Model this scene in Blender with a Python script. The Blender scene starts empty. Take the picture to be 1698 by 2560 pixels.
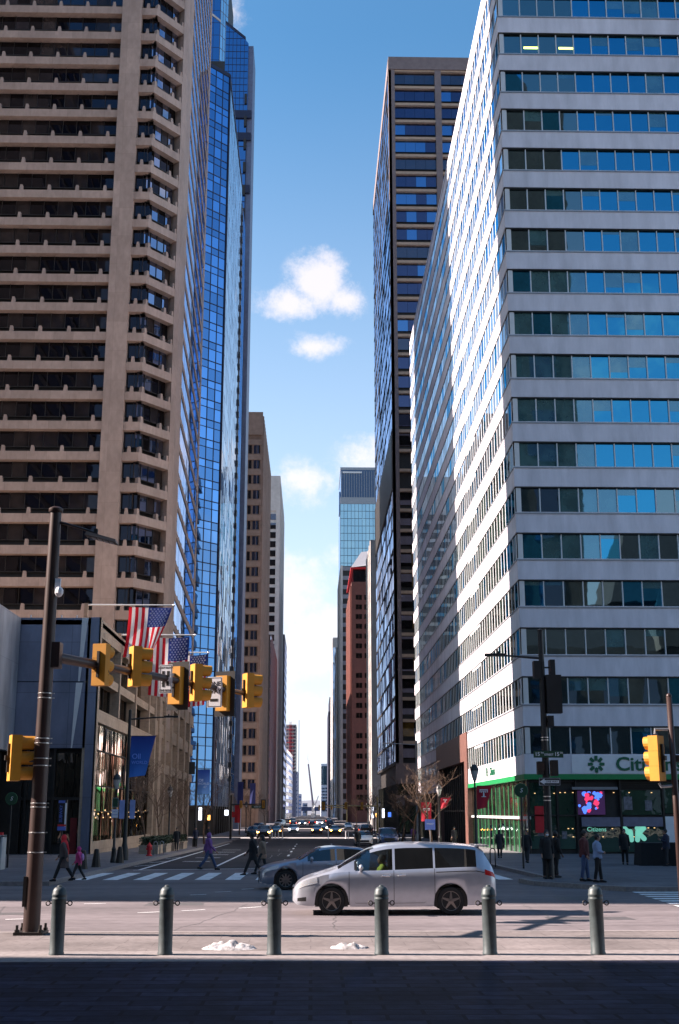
import bpy, bmesh, math, random
import numpy as np
from mathutils import Vector, Matrix, noise

random.seed(7)
S = bpy.context.scene
COL = S.collection
R = math.radians

# ------------------------------------------------------------------ camera, sun, sky, exposure
cam = bpy.data.cameras.new('camera')
cam.sensor_fit = 'VERTICAL'
cam.sensor_height = 36.0
cam.sensor_width = 24.0
cam.lens = 42.19
cam.clip_start = 0.1
cam.clip_end = 6000
co = bpy.data.objects.new('camera', cam)
COL.objects.link(co)
co.location = (0, 0, 2.6)
co.rotation_euler = (R(90 + 14.036), 0, R(-1.297))
S.camera = co

SUN_EL, SUN_AHEAD = 33.0, 5.0
sv = Vector((-math.cos(R(SUN_AHEAD)) * math.cos(R(SUN_EL)), math.sin(R(SUN_AHEAD)) * math.cos(R(SUN_EL)), math.sin(R(SUN_EL))))
sl = bpy.data.lights.new('sun', 'SUN')
sl.energy = 5.0
sl.angle = R(0.5)
sl.color = (1.0, 0.84, 0.76)
so = bpy.data.objects.new('sun', sl)
COL.objects.link(so)
so.rotation_euler = sv.to_track_quat('Z', 'Y').to_euler()

W = bpy.data.worlds.new('World')
S.world = W
W.use_nodes = True
wn, wl = W.node_tree.nodes, W.node_tree.links
wn.clear()

def wnode(t, **k):
    n = wn.new(t)
    for a, b in k.items():
        setattr(n, a, b)
    return n

def wmath(op, a, b=None, c=None, clamp=False):
    n = wnode('ShaderNodeMath', operation=op, use_clamp=clamp)
    for i, x in enumerate((a, b, c)):
        if x is None:
            continue
        if isinstance(x, (int, float)):
            n.inputs[i].default_value = x
        else:
            wl.new(x, n.inputs[i])
    return n.outputs[0]

sky = wnode('ShaderNodeTexSky', sky_type='NISHITA')
sky.sun_disc = False
sky.sun_elevation = R(SUN_EL)
sky.sun_rotation = R(-(90 - SUN_AHEAD))
sky.altitude = 50
sky.air_density = 1.0
sky.dust_density = 0.6
sky.ozone_density = 3.0
hs = wnode('ShaderNodeHueSaturation')
hs.inputs['Saturation'].default_value = 1.12
wl.new(sky.outputs[0], hs.inputs['Color'])
tc = wnode('ShaderNodeTexCoord')
sx = wnode('ShaderNodeSeparateXYZ')
wl.new(tc.outputs['Generated'], sx.inputs[0])
az = wmath('MULTIPLY', wmath('ARCTAN2', sx.outputs['X'], sx.outputs['Y']), 57.2958)
el = wmath('MULTIPLY', wmath('ARCSINE', sx.outputs['Z']), 57.2958)
nz = wnode('ShaderNodeTexNoise')
nz.inputs['Scale'].default_value = 16.0
nz.inputs['Detail'].default_value = 9.0
nz.inputs['Roughness'].default_value = 0.7
wl.new(tc.outputs['Generated'], nz.inputs['Vector'])
# cumulus: azimuth, elevation, half-width, half-height (degrees), strength
CLOUDS = [(0.3, 24.9, 2.3, 2.1, 1.25), (-1.2, 23.9, 2.6, 1.2, 1.1), (1.7, 24.1, 2.0, 1.4, 1.1), (0.0, 21.9, 2.3, 1.05, 1.15), (2.3, 16.6, 3.0, 2.0, 1.1), (-0.2, 15.3, 2.5, 1.9, 1.0), (2.4, 12.8, 1.6, .8, .7),
          (-1.9, 10.0, 4.0, 3.2, 1.5), (0.6, 7.8, 4.6, 3.0, 1.4), (2.2, 12.0, 2.2, 1.1, .8), (-1.0, 4.2, 4.5, 3.0, 1.0), (2.8, 3.0, 5, 2.6, 1.0), (-4.6, 36.5, 1.3, 1.6, .65),
          (-38, 26, 16, 8, 1.0), (40, 24, 14, 7, 1.0), (75, 30, 16, 9, 1.0), (120, 22, 18, 7, .9), (-160, 48, 12, 6, .75), (165, 20, 14, 6, .8), (100, 12, 30, 6, .8), (-110, 16, 20, 6, .6)]
mask = None
for a0, e0, ra, re, st in CLOUDS:
    da = wmath('DIVIDE', wmath('SUBTRACT', az, a0), ra)
    de = wmath('DIVIDE', wmath('SUBTRACT', el, e0), re)
    d2 = wmath('ADD', wmath('MULTIPLY', da, da), wmath('MULTIPLY', de, de))
    m = wmath('MULTIPLY', wmath('SUBTRACT', 1.0, wmath('SQRT', d2)), st, clamp=False)
    m = wmath('MAXIMUM', m, 0.0)
    mask = m if mask is None else wmath('MAXIMUM', mask, m)
dens = wmath('ADD', mask, wmath('MULTIPLY', wmath('SUBTRACT', nz.outputs['Fac'], 0.56), 2.5))
mr = wnode('ShaderNodeMapRange', interpolation_type='SMOOTHSTEP')
mr.inputs['From Min'].default_value = 0.12
mr.inputs['From Max'].default_value = 0.85
wl.new(dens, mr.inputs['Value'])
gate = wmath('MULTIPLY', mr.outputs[0], wmath('MULTIPLY', mask, 4.0, clamp=True), clamp=True)
gate = wmath('MULTIPLY', gate, 0.85)
cm = wnode('ShaderNodeMix', data_type='RGBA')
wl.new(gate, cm.inputs['Factor'])
tint = wnode('ShaderNodeMix', data_type='RGBA', blend_type='MULTIPLY')
tint.inputs['Factor'].default_value = 1.0
wl.new(hs.outputs[0], tint.inputs['A'])
tint.inputs['B'].default_value = (1.02, 1.34, 1.29, 1)
wl.new(tint.outputs['Result'], cm.inputs['A'])
cm.inputs['B'].default_value = (6.2, 5.7, 5.95, 1)
# thin milky veil low over the horizon
veil = wmath('MULTIPLY', wmath('POWER', wmath('SUBTRACT', 1.0, wmath('DIVIDE', wmath('MAXIMUM', el, 0.0), 36.0), clamp=True), 1.5), 0.95)
vm = wnode('ShaderNodeMix', data_type='RGBA')
wl.new(veil, vm.inputs['Factor'])
wl.new(cm.outputs['Result'], vm.inputs['A'])
vm.inputs['B'].default_value = (6.0, 6.2, 6.9, 1)
bg = wnode('ShaderNodeBackground')
bg.inputs['Strength'].default_value = 0.05
wl.new(vm.outputs['Result'], bg.inputs['Color'])
ow = wnode('ShaderNodeOutputWorld')
wl.new(bg.outputs[0], ow.inputs['Surface'])

S.view_settings.view_transform = 'Standard'
S.view_settings.look = 'None'
S.view_settings.exposure = 1.85
S.view_settings.gamma = 1.0
S.render.film_transparent = False
S.cycles.max_bounces = 8
S.cycles.glossy_bounces = 4
S.cycles.transparent_max_bounces = 8

# ------------------------------------------------------------------ helpers
def gz(y):
    return 0.0 if y < 46 else (-0.009 * (y - 46) if y < 150 else -0.936)

class MB:
    """collects boxes, prisms, tubes and quads into ONE mesh"""
    def __init__(s):
        s.v, s.f, s.m = [], [], []
    def add(s, vs, fs, m=0):
        b = len(s.v)
        s.v += [tuple(p) for p in vs]
        for f in fs:
            s.f.append([b + i for i in f])
            s.m.append(m)
    def quad(s, a, b, c, d, m=0):
        s.add([a, b, c, d], [(0, 1, 2, 3)], m)
    def hexa(s, p, m=0):
        s.add(p, [(0, 3, 2, 1), (4, 5, 6, 7), (0, 1, 5, 4), (1, 2, 6, 5), (2, 3, 7, 6), (3, 0, 4, 7)], m)
    def box(s, x0, x1, y0, y1, z0, z1, m=0):
        s.hexa([(x0, y0, z0), (x1, y0, z0), (x1, y1, z0), (x0, y1, z0), (x0, y0, z1), (x1, y0, z1), (x1, y1, z1), (x0, y1, z1)], m)
    def prism(s, poly, zb, zt, m=0):
        n = len(poly)
        zt_ = zt if callable(zt) else (lambda x, y: zt)
        zb_ = zb if callable(zb) else (lambda x, y: zb)
        vs = [(x, y, zb_(x, y)) for x, y in poly] + [(x, y, zt_(x, y)) for x, y in poly]
        fs = [tuple(range(n))[::-1], tuple(range(n, 2 * n))] + [(i, (i + 1) % n, n + (i + 1) % n, n + i) for i in range(n)]
        s.add(vs, fs, m)
    def tube(s, pts, rad, n=8, m=0, cap=True):
        pts = [Vector(p) for p in pts]
        if not hasattr(rad, '__len__'):
            rad = [rad] * len(pts)
        up = None
        rings = []
        for i, p in enumerate(pts):
            t = (pts[min(i + 1, len(pts) - 1)] - pts[max(i - 1, 0)])
            if t.length < 1e-9:
                t = Vector((0, 0, 1))
            t.normalize()
            if up is None:
                up = Vector((0, 0, 1)) if abs(t.z) < .9 else Vector((1, 0, 0))
            a = t.cross(up)
            if a.length < 1e-6:
                a = t.cross(Vector((0, 1, 0)))
            a.normalize()
            b = a.cross(t)
            up = b
            rings.append([p + (a * math.cos(2 * math.pi * k / n) + b * math.sin(2 * math.pi * k / n)) * rad[i] for k in range(n)])
        vs = [q for r in rings for q in r]
        fs = []
        for i in range(len(pts) - 1):
            for k in range(n):
                fs.append((i * n + k, i * n + (k + 1) % n, (i + 1) * n + (k + 1) % n, (i + 1) * n + k))
        if cap:
            fs.append(tuple(range(n))[::-1])
            fs.append(tuple((len(pts) - 1) * n + k for k in range(n)))
        s.add(vs, fs, m)
    def lathe(s, prof, c=(0, 0, 0), n=16, m=0, axis='z'):
        vs, fs = [], []
        for r, h in prof:
            for k in range(n):
                a = 2 * math.pi * k / n
                u, v = r * math.cos(a), r * math.sin(a)
                p = (u, v, h) if axis == 'z' else ((h, u, v) if axis == 'x' else (u, h, v))
                vs.append((p[0] + c[0], p[1] + c[1], p[2] + c[2]))
        for i in range(len(prof) - 1):
            for k in range(n):
                fs.append((i * n + k, i * n + (k + 1) % n, (i + 1) * n + (k + 1) % n, (i + 1) * n + k))
        fs.append(tuple(range(n))[::-1])
        fs.append(tuple((len(prof) - 1) * n + k for k in range(n)))
        s.add(vs, fs, m)
    def ball(s, c, r, n=10, m=0, sc=(1, 1, 1)):
        vs, fs = [], []
        k2 = max(4, n // 2 + 1)
        for i in range(k2 + 1):
            t = math.pi * i / k2
            for k in range(n):
                a = 2 * math.pi * k / n
                vs.append((c[0] + r * sc[0] * math.sin(t) * math.cos(a), c[1] + r * sc[1] * math.sin(t) * math.sin(a), c[2] + r * sc[2] * math.cos(t)))
        for i in range(k2):
            for k in range(n):
                fs.append((i * n + k, (i + 1) * n + k, (i + 1) * n + (k + 1) % n, i * n + (k + 1) % n))
        s.add(vs, fs, m)
    # frames: (ox, oy, dx, dy); s runs along (dx,dy), outward normal is (dy,-dx)
    def fp(s, F, a, n, z):
        return (F[0] + F[2] * a + F[3] * n, F[1] + F[3] * a - F[2] * n, z)
    def fbox(s, F, a0, a1, n0, n1, z0, z1, m=0):
        P = s.fp
        s.hexa([P(F, a0, n0, z0), P(F, a1, n0, z0), P(F, a1, n1, z0), P(F, a0, n1, z0), P(F, a0, n0, z1), P(F, a1, n0, z1), P(F, a1, n1, z1), P(F, a0, n1, z1)], m)
    def pane(s, F, a0, a1, n, z0, z1, m=0, tilt=0.004):
        t = [n + random.uniform(-tilt, tilt) for _ in range(3)]
        t.append(t[0] + t[2] - t[1])
        P = s.fp
        s.quad(P(F, a0, t[0], z0), P(F, a1, t[1], z0), P(F, a1, t[2], z1), P(F, a0, t[3], z1), m)
    def build(s, name, mats, parent=None, smooth=0, label=None, recalc=True):
        me = bpy.data.meshes.new(name)
        me.from_pydata(s.v, [], s.f)
        for m in (mats if isinstance(mats, (list, tuple)) else [mats]):
            me.materials.append(m)
        me.polygons.foreach_set('material_index', s.m)
        if recalc:
            bm = bmesh.new()
            bm.from_mesh(me)
            if smooth:
                bmesh.ops.remove_doubles(bm, verts=bm.verts, dist=1e-5)
            bmesh.ops.recalc_face_normals(bm, faces=bm.faces)
            bm.to_mesh(me)
            bm.free()
        if smooth:
            me.polygons.foreach_set('use_smooth', [True] * len(me.polygons))
            if smooth > 1:
                me.set_sharp_from_angle(angle=R(smooth))
        me.update()
        return link(name, me, parent, label)

def link(name, me, parent=None, label=None):
    o = bpy.data.objects.new(name, me)
    COL.objects.link(o)
    if parent is not None:
        o.parent = parent
        if parent.get('world_mesh'):
            o.location = -Vector(parent.location)
    if label:
        o['label'] = label
    return o

def thing(name, label, cat, loc=(0, 0, 0), rz=0.0, group=None, world=False):
    o = bpy.data.objects.new(name, None)
    COL.objects.link(o)
    o.location = loc
    o.rotation_euler = (0, 0, rz)
    o.empty_display_size = 0.3
    o['label'] = label
    o['category'] = cat
    if group:
        o['group'] = group
    if world:
        o['world_mesh'] = True      # its parts are modelled in world coordinates
    return o

def tag(o, label, cat, group=None):
    o['label'] = label
    o['category'] = cat
    if group:
        o['group'] = group
    return o

def struct(o):
    o['kind'] = 'structure'
    return o

def kids(o):
    return [c for c in COL.objects if c.parent == o]

def dup(root, loc, rz=None, label=None, group=None):
    def cp(o, par):
        c = o.copy()
        COL.objects.link(c)
        c.parent = par
        for ch in kids(o):
            cp(ch, c)
        return c
    r = cp(root, None)
    r.location = loc
    if rz is not None:
        r.rotation_euler = (0, 0, rz)
    if label:
        r['label'] = label
    if group:
        r['group'] = group
    return r

# ------------------------------------------------------------------ materials
def mat(name, col, rough=.6, metal=0., var=.15, scale=2.0, bump=0., bscale=30., spec=.5, dirt=0., dscale=.25, stretch=(1, 1, 1)):
    m = bpy.data.materials.new(name)
    m.use_nodes = True
    n, l = m.node_tree.nodes, m.node_tree.links
    b = n['Principled BSDF']
    b.inputs['Roughness'].default_value = rough
    b.inputs['Metallic'].default_value = metal
    b.inputs['Specular IOR Level'].default_value = spec
    g = n.new('ShaderNodeNewGeometry')
    mp = n.new('ShaderNodeMapping')
    mp.inputs['Scale'].default_value = stretch
    l.new(g.outputs['Position'], mp.inputs['Vector'])
    no = n.new('ShaderNodeTexNoise')
    no.inputs['Scale'].default_value = scale
    no.inputs['Detail'].default_value = 6
    l.new(mp.outputs[0], no.inputs['Vector'])
    mr = n.new('ShaderNodeMapRange')
    mr.inputs['From Min'].default_value = .3
    mr.inputs['From Max'].default_value = .7
    mr.inputs['To Min'].default_value = 1 - var
    mr.inputs['To Max'].default_value = 1 + var
    l.new(no.outputs['Fac'], mr.inputs['Value'])
    fac = mr.outputs[0]
    if dirt:
        n2 = n.new('ShaderNodeTexNoise')
        n2.inputs['Scale'].default_value = dscale
        n2.inputs['Detail'].default_value = 8
        n2.inputs['Roughness'].default_value = .65
        l.new(mp.outputs[0], n2.inputs['Vector'])
        m2 = n.new('ShaderNodeMapRange')
        m2.inputs['From Min'].default_value = .35
        m2.inputs['From Max'].default_value = .68
        m2.inputs['To Min'].default_value = 1 - dirt
        m2.inputs['To Max'].default_value = 1 + dirt * .4
        l.new(n2.outputs['Fac'], m2.inputs['Value'])
        mm = n.new('ShaderNodeMath')
        mm.operation = 'MULTIPLY'
        l.new(fac, mm.inputs[0])
        l.new(m2.outputs[0], mm.inputs[1])
        fac = mm.outputs[0]
    vm = n.new('ShaderNodeVectorMath')
    vm.operation = 'SCALE'
    vm.inputs[0].default_value = col[:3]
    l.new(fac, vm.inputs['Scale'])
    l.new(vm.outputs[0], b.inputs['Base Color'])
    if bump:
        n3 = n.new('ShaderNodeTexNoise')
        n3.inputs['Scale'].default_value = bscale
        n3.inputs['Detail'].default_value = 4
        l.new(mp.outputs[0], n3.inputs['Vector'])
        bp = n.new('ShaderNodeBump')
        bp.inputs['Strength'].default_value = bump
        bp.inputs['Distance'].default_value = .02
        l.new(n3.outputs['Fac'], bp.inputs['Height'])
        l.new(bp.outputs[0], b.inputs['Normal'])
    return m

def joints(m, w, h, off, axis_map, mortar=.55, size=.012, tone=.87):
    """panel joints: darker thin lines on a grid w x h (metres)"""
    n, l = m.node_tree.nodes, m.node_tree.links
    b = n['Principled BSDF']
    src = b.inputs['Base Color'].links[0].from_socket
    g = n.new('ShaderNodeNewGeometry')
    sp = n.new('ShaderNodeSeparateXYZ')
    l.new(g.outputs['Position'], sp.inputs[0])
    cb = n.new('ShaderNodeCombineXYZ')
    ad = n.new('ShaderNodeMath')
    ad.operation = 'ADD'
    l.new(sp.outputs['X'], ad.inputs[0])
    l.new(sp.outputs['Y'], ad.inputs[1])
    l.new(ad.outputs[0] if axis_map == 'wall' else sp.outputs['X'], cb.inputs['X'])
    l.new(sp.outputs['Z'] if axis_map == 'wall' else sp.outputs['Y'], cb.inputs['Y'])
    br = n.new('ShaderNodeTexBrick')
    br.offset = off
    br.inputs['Scale'].default_value = 1.0
    br.inputs['Brick Width'].default_value = w
    br.inputs['Row Height'].default_value = h
    br.inputs['Mortar Size'].default_value = size
    br.inputs['Mortar Smooth'].default_value = .2
    br.inputs['Color1'].default_value = (1, 1, 1, 1)
    br.inputs['Color2'].default_value = (tone,) * 3 + (1,)
    br.inputs['Mortar'].default_value = (mortar,) * 3 + (1,)
    l.new(cb.outputs[0], br.inputs['Vector'])
    mx = n.new('ShaderNodeMix')
    mx.data_type = 'RGBA'
    mx.blend_type = 'MULTIPLY'
    mx.inputs['Factor'].default_value = 1
    l.new(src, mx.inputs['A'])
    l.new(br.outputs['Color'], mx.inputs['B'])
    l.new(mx.outputs['Result'], b.inputs['Base Color'])
    return m

def glass(name, base, tint, refl=.3, rough=.015, wavy=0., wscale=.6, wstretch=(1, 1, 1), bvar=.3):
    """opaque architectural glass: a dark room behind, the sky and street mirrored in front"""
    m = bpy.data.materials.new(name)
    m.use_nodes = True
    n, l = m.node_tree.nodes, m.node_tree.links
    n.clear()
    o = n.new('ShaderNodeOutputMaterial')
    d = n.new('ShaderNodeBsdfDiffuse')
    gl = n.new('ShaderNodeBsdfGlossy')
    gl.inputs['Color'].default_value = tuple(tint) + (1,)
    gl.inputs['Roughness'].default_value = rough
    g = n.new('ShaderNodeNewGeometry')
    no = n.new('ShaderNodeTexNoise')
    no.inputs['Scale'].default_value = .8
    l.new(g.outputs['Position'], no.inputs['Vector'])
    mr = n.new('ShaderNodeMapRange')
    mr.inputs['From Min'].default_value = .35
    mr.inputs['From Max'].default_value = .65
    mr.inputs['To Min'].default_value = 1 - bvar
    mr.inputs['To Max'].default_value = 1 + bvar
    l.new(no.outputs['Fac'], mr.inputs['Value'])
    vm = n.new('ShaderNodeVectorMath')
    vm.operation = 'SCALE'
    vm.inputs[0].default_value = base
    l.new(mr.outputs[0], vm.inputs['Scale'])
    l.new(vm.outputs[0], d.inputs['Color'])
    fr = n.new('ShaderNodeFresnel')
    fr.inputs['IOR'].default_value = 1.5
    ma = n.new('ShaderNodeMath')
    ma.operation = 'MULTIPLY_ADD'
    ma.use_clamp = True
    l.new(fr.outputs[0], ma.inputs[0])
    ma.inputs[1].default_value = 1 - refl
    ma.inputs[2].default_value = refl
    mx = n.new('ShaderNodeMixShader')
    l.new(ma.outputs[0], mx.inputs[0])
    l.new(d.outputs[0], mx.inputs[1])
    l.new(gl.outputs[0], mx.inputs[2])
    l.new(mx.outputs[0], o.inputs[0])
    if wavy:
        mp = n.new('ShaderNodeMapping')
        mp.inputs['Scale'].default_value = wstretch
        l.new(g.outputs['Position'], mp.inputs['Vector'])
        w = n.new('ShaderNodeTexNoise')
        w.inputs['Scale'].default_value = wscale
        w.inputs['Detail'].default_value = 2
        l.new(mp.outputs[0], w.inputs['Vector'])
        bp = n.new('ShaderNodeBump')
        bp.inputs['Strength'].default_value = 1
        bp.inputs['Distance'].default_value = wavy
        l.new(w.outputs['Fac'], bp.inputs['Height'])
        l.new(bp.outputs[0], gl.inputs['Normal'])
    return m

def clear_glass(name, tint=(.75, .85, .85), refl=.12):
    m = bpy.data.materials.new(name)
    m.use_nodes = True
    n, l = m.node_tree.nodes, m.node_tree.links
    n.clear()
    o = n.new('ShaderNodeOutputMaterial')
    t = n.new('ShaderNodeBsdfTransparent')
    t.inputs[0].default_value = tuple(tint) + (1,)
    gl = n.new('ShaderNodeBsdfGlossy')
    gl.inputs['Roughness'].default_value = .01
    fr = n.new('ShaderNodeFresnel')
    fr.inputs['IOR'].default_value = 1.5
    ma = n.new('ShaderNodeMath')
    ma.operation = 'MULTIPLY_ADD'
    ma.use_clamp = True
    l.new(fr.outputs[0], ma.inputs[0])
    ma.inputs[1].default_value = .9
    ma.inputs[2].default_value = refl
    mx = n.new('ShaderNodeMixShader')
    l.new(ma.outputs[0], mx.inputs[0])
    l.new(t.outputs[0], mx.inputs[1])
    l.new(gl.outputs[0], mx.inputs[2])
    l.new(mx.outputs[0], o.inputs[0])
    return m

def emit(name, col, strength):
    m = bpy.data.materials.new(name)
    m.use_nodes = True
    b = m.node_tree.nodes['Principled BSDF']
    b.inputs['Base Color'].default_value = tuple(c * .4 for c in col) + (1,)
    b.inputs['Emission Color'].default_value = tuple(col) + (1,)
    b.inputs['Emission Strength'].default_value = strength
    return m

def paint(name, col, rough=.3, metal=.0, coat=.6):
    m = mat(name, col, rough, metal, var=.05, scale=6)
    b = m.node_tree.nodes['Principled BSDF']
    b.inputs['Coat Weight'].default_value = coat
    b.inputs['Coat Roughness'].default_value = .06
    return m

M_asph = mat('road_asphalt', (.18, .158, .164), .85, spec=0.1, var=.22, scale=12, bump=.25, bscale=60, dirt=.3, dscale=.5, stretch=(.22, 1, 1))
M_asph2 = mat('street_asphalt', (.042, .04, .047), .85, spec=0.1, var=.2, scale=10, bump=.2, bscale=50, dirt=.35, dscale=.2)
M_walk = joints(mat('sidewalk_concrete', (.165, .155, .165), .85, spec=0.1, var=.12, scale=5, dirt=.25, dscale=.3), 1.5, 1.5, 0, 'floor', .6, .012)
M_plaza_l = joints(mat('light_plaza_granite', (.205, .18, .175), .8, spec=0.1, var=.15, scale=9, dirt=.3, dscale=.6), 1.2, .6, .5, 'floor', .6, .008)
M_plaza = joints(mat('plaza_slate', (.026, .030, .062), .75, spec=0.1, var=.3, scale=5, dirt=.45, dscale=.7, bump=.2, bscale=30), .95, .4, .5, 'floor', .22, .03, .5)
M_kerb = mat('kerb_granite', (.23, .205, .20), .8, spec=0.1, var=.2, scale=8)
M_line = mat('road_paint', (.8, .8, .8), .8, spec=0.1, var=.15, scale=9, dirt=.3, dscale=1.6)
M_white = joints(mat('white_precast', (.74, .71, .765), .7, var=.07, scale=1.2, dirt=.18, dscale=.7, stretch=(1, 1, .25)), 5.8, 60, 0, 'wall', .86, .012)  # neutral white; the lavender of its shaded faces is mixed into the base
M_beige = joints(mat('beige_precast', (.42, .315, .262), .8, var=.1, scale=2.5, dirt=.14, dscale=.4, stretch=(1, 1, .5)), 2.2, 3.57, 0, 'wall', .72, .02)
M_beige2 = joints(mat('beige_granite', (.37, .275, .2), .75, var=.16, scale=3, dirt=.16, dscale=.6), 1.7, 1.2, 0, 'wall', .7, .02)
M_brownst = mat('brown_granite', (.15, .07, .055), .5, var=.25, scale=5, dirt=.2)
M_dark = mat('dark_recess', (.016, .014, .013), .6, var=.3)
M_metal_dk = mat('dark_bronze_metal', (.03, .025, .022), .45, .3, var=.2)
M_alu = mat('white_aluminium', (.62, .62, .62), .45, .2, var=.05)
M_gray_alu = mat('gray_aluminium', (.28, .29, .31), .4, .6, var=.1)
M_zinc = joints(mat('zinc_cladding', (.20, .22, .30), .45, .55, var=.14, scale=.8, dirt=.3, dscale=.35, stretch=(1, 1, .4)), 4.3, 3.6, .0, 'wall', .6, .02)
M_brush = joints(mat('brushed_steel_cladding', (.40, .41, .45), .5, .5, var=.2, scale=.9, dirt=.35, dscale=.4, stretch=(1, 1, .3)), 3, 3.2, 0, 'wall', .7, .02)
M_pole = mat('brown_pole_paint', (.04, .021, .017), .42, .2, var=.2, scale=3)
M_black = mat('black_paint', (.012, .012, .013), .45, var=.2)
M_steel = mat('stainless_band', (.75, .74, .72), .3, .9, var=.05)
M_yel = mat('signal_yellow', (.50, .215, .008), .6, var=.08, scale=4)
M_boll = mat('bollard_grey_green', (.052, .068, .072), .5, .1, var=.22, scale=8, dirt=.2, dscale=3)
M_snow = mat('dirty_snow', (.50, .48, .48), .9, var=.35, scale=14, dirt=.55, dscale=5, bump=.5, bscale=25)
M_bark = mat('bark', (.16, .10, .07), .9, var=.3, scale=6)
M_bark2 = mat('pale_bark', (.12, .075, .05), .9, var=.3, scale=6)
M_hedge = mat('hedge_leaves', (.035, .05, .025), .9, var=.4, scale=9)
def translucent(name, col):
    m = bpy.data.materials.new(name)
    m.use_nodes = True
    n, l = m.node_tree.nodes, m.node_tree.links
    n.clear()
    o = n.new('ShaderNodeOutputMaterial')
    d = n.new('ShaderNodeBsdfDiffuse')
    t = n.new('ShaderNodeBsdfTranslucent')
    d.inputs[0].default_value = t.inputs[0].default_value = tuple(col) + (1,)
    x = n.new('ShaderNodeMixShader')
    x.inputs[0].default_value = .5
    l.new(d.outputs[0], x.inputs[1])
    l.new(t.outputs[0], x.inputs[2])
    l.new(x.outputs[0], o.inputs[0])
    return m
F_red, F_white, F_blue = translucent('flag_red', (.62, .025, .04)), translucent('flag_white', (.8, .77, .77)), translucent('flag_canton', (.03, .045, .2))
M_red = mat('red_cloth', (.55, .02, .025), .8, var=.1)
M_blue = mat('flag_blue', (.03, .04, .16), .8, var=.1)
M_cloth_w = mat('white_cloth', (.75, .72, .72), .8, var=.06)
M_sign_w = mat('sign_white', (.72, .72, .74), .5, var=.06)
M_sign_b = mat('sign_blue', (.10, .16, .5), .5, var=.1)
M_sign_g = mat('sign_green', (.008, .05, .02), .5, var=.1)
M_cgreen2 = mat('mullion_green', (.01, .12, .04), .4, var=.1)
M_cgreen = mat('fascia_green', (.01, .22, .065), .4, var=.08)
M_lgreen = mat('logo_green', (.004, .11, .05), .5, var=.05)
M_tyre = mat('tyre_rubber', (.012, .012, .012), .8, var=.2)
M_rim = mat('alloy_rim', (.22, .20, .19), .3, .85, var=.08)
M_chrome = mat('chrome', (.8, .8, .8), .12, 1.0, var=.02)
M_skin = mat('skin', (.42, .24, .17), .55, var=.06)
M_skin2 = mat('brown_skin', (.12, .06, .04), .55, var=.06)
M_hairk = mat('black_hair', (.012, .01, .009), .6, var=.2)
M_concrete = mat('raw_concrete', (.42, .41, .40), .85, var=.12)
M_crane = mat('crane_white_paint', (.65, .65, .66), .5, var=.1)

G_r1 = glass('office_glass_teal', (.005, .024, .04), (.07, .49, .85), .5, wavy=.004, wscale=.5)
G_r1b = glass('office_glass_blind', (.045, .10, .10), (.3, .65, .9), .26, wavy=.003, wscale=.5)
G_r1d = glass('office_glass_dark', (.008, .014, .016), (.5, .75, .85), .28, wavy=.004, wscale=.5)
G_r1u = glass('office_glass_upper', (.075, .09, .105), (.75, .88, 1.), .26, wavy=.003, wscale=.5)
G_r2 = glass('navy_office_glass', (.006, .007, .014), (.22, .27, .5), .3, wavy=.004)
G_pod = glass('podium_dark_glass', (.012, .009, .008), (.5, .45, .4), .05)
G_r1s = glass('office_glass_side', (.016, .032, .026), (.75, .9, .9), .16, wavy=.004, wscale=.5)
G_bge = glass('hotel_glass', (.006, .0045, .004), (.28, .32, .45), .03, wavy=.003)
G_bge2 = glass('hotel_glass_curtain', (.026, .02, .018), (.3, .33, .42), .03)
G_blue = glass('blue_mirror_glass', (.003, .010, .035), (.17, .37, .70), .66, rough=.01, wavy=.004, wscale=.35)
G_blue2 = glass('light_mirror_glass', (.03, .04, .06), (.86, .93, 1.), .84, rough=.01, wavy=.03, wscale=.25, wstretch=(1, 1, .3))
G_brz = glass('bronze_glass', (.012, .010, .010), (.45, .5, .7), .16)
G_sky = glass('sky_mirror_glass', (.02, .03, .04), (.62, .74, 1.), .6, wavy=.006)
G_shop = glass('shop_glass', (.018, .014, .010), (.9, .8, .7), .14, wavy=.05, wscale=1.2, wstretch=(1, 3, .12))
G_shop2 = glass('bank_glass', (.02, .05, .03), (.8, .95, .85), .14, wavy=.01, wscale=.8)
G_teal = glass('teal_tower_glass', (.05, .10, .12), (.55, .85, 1.), .5, wavy=.02, wscale=.08)
G_car = glass('dark_car_glass', (.006, .007, .008), (.9, .95, 1.), .06, rough=.01)
G_clear = clear_glass('clear_car_glass', (.45, .52, .54), .08)
E_warm = emit('warm_lamp', (1, .62, .28), .4)
E_white = emit('white_headlamp', (1, .95, .9), 9)
E_amber = emit('amber_headlamp', (1, .36, .06), 9)
E_red = emit('red_tail_lamp', (1, .05, .02), 3)
E_tube = emit('office_light_tube', (.75, .95, .15), 1.6)
E_screen_b = emit('screen_blue', (.06, .16, .75), .55)
E_screen_r = emit('screen_red', (.55, .03, .10), .5)
E_screen_d = emit('screen_dark', (.03, .01, .05), .3)
E_mint = emit('mint_sign', (.10, .32, .26), .45)

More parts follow.
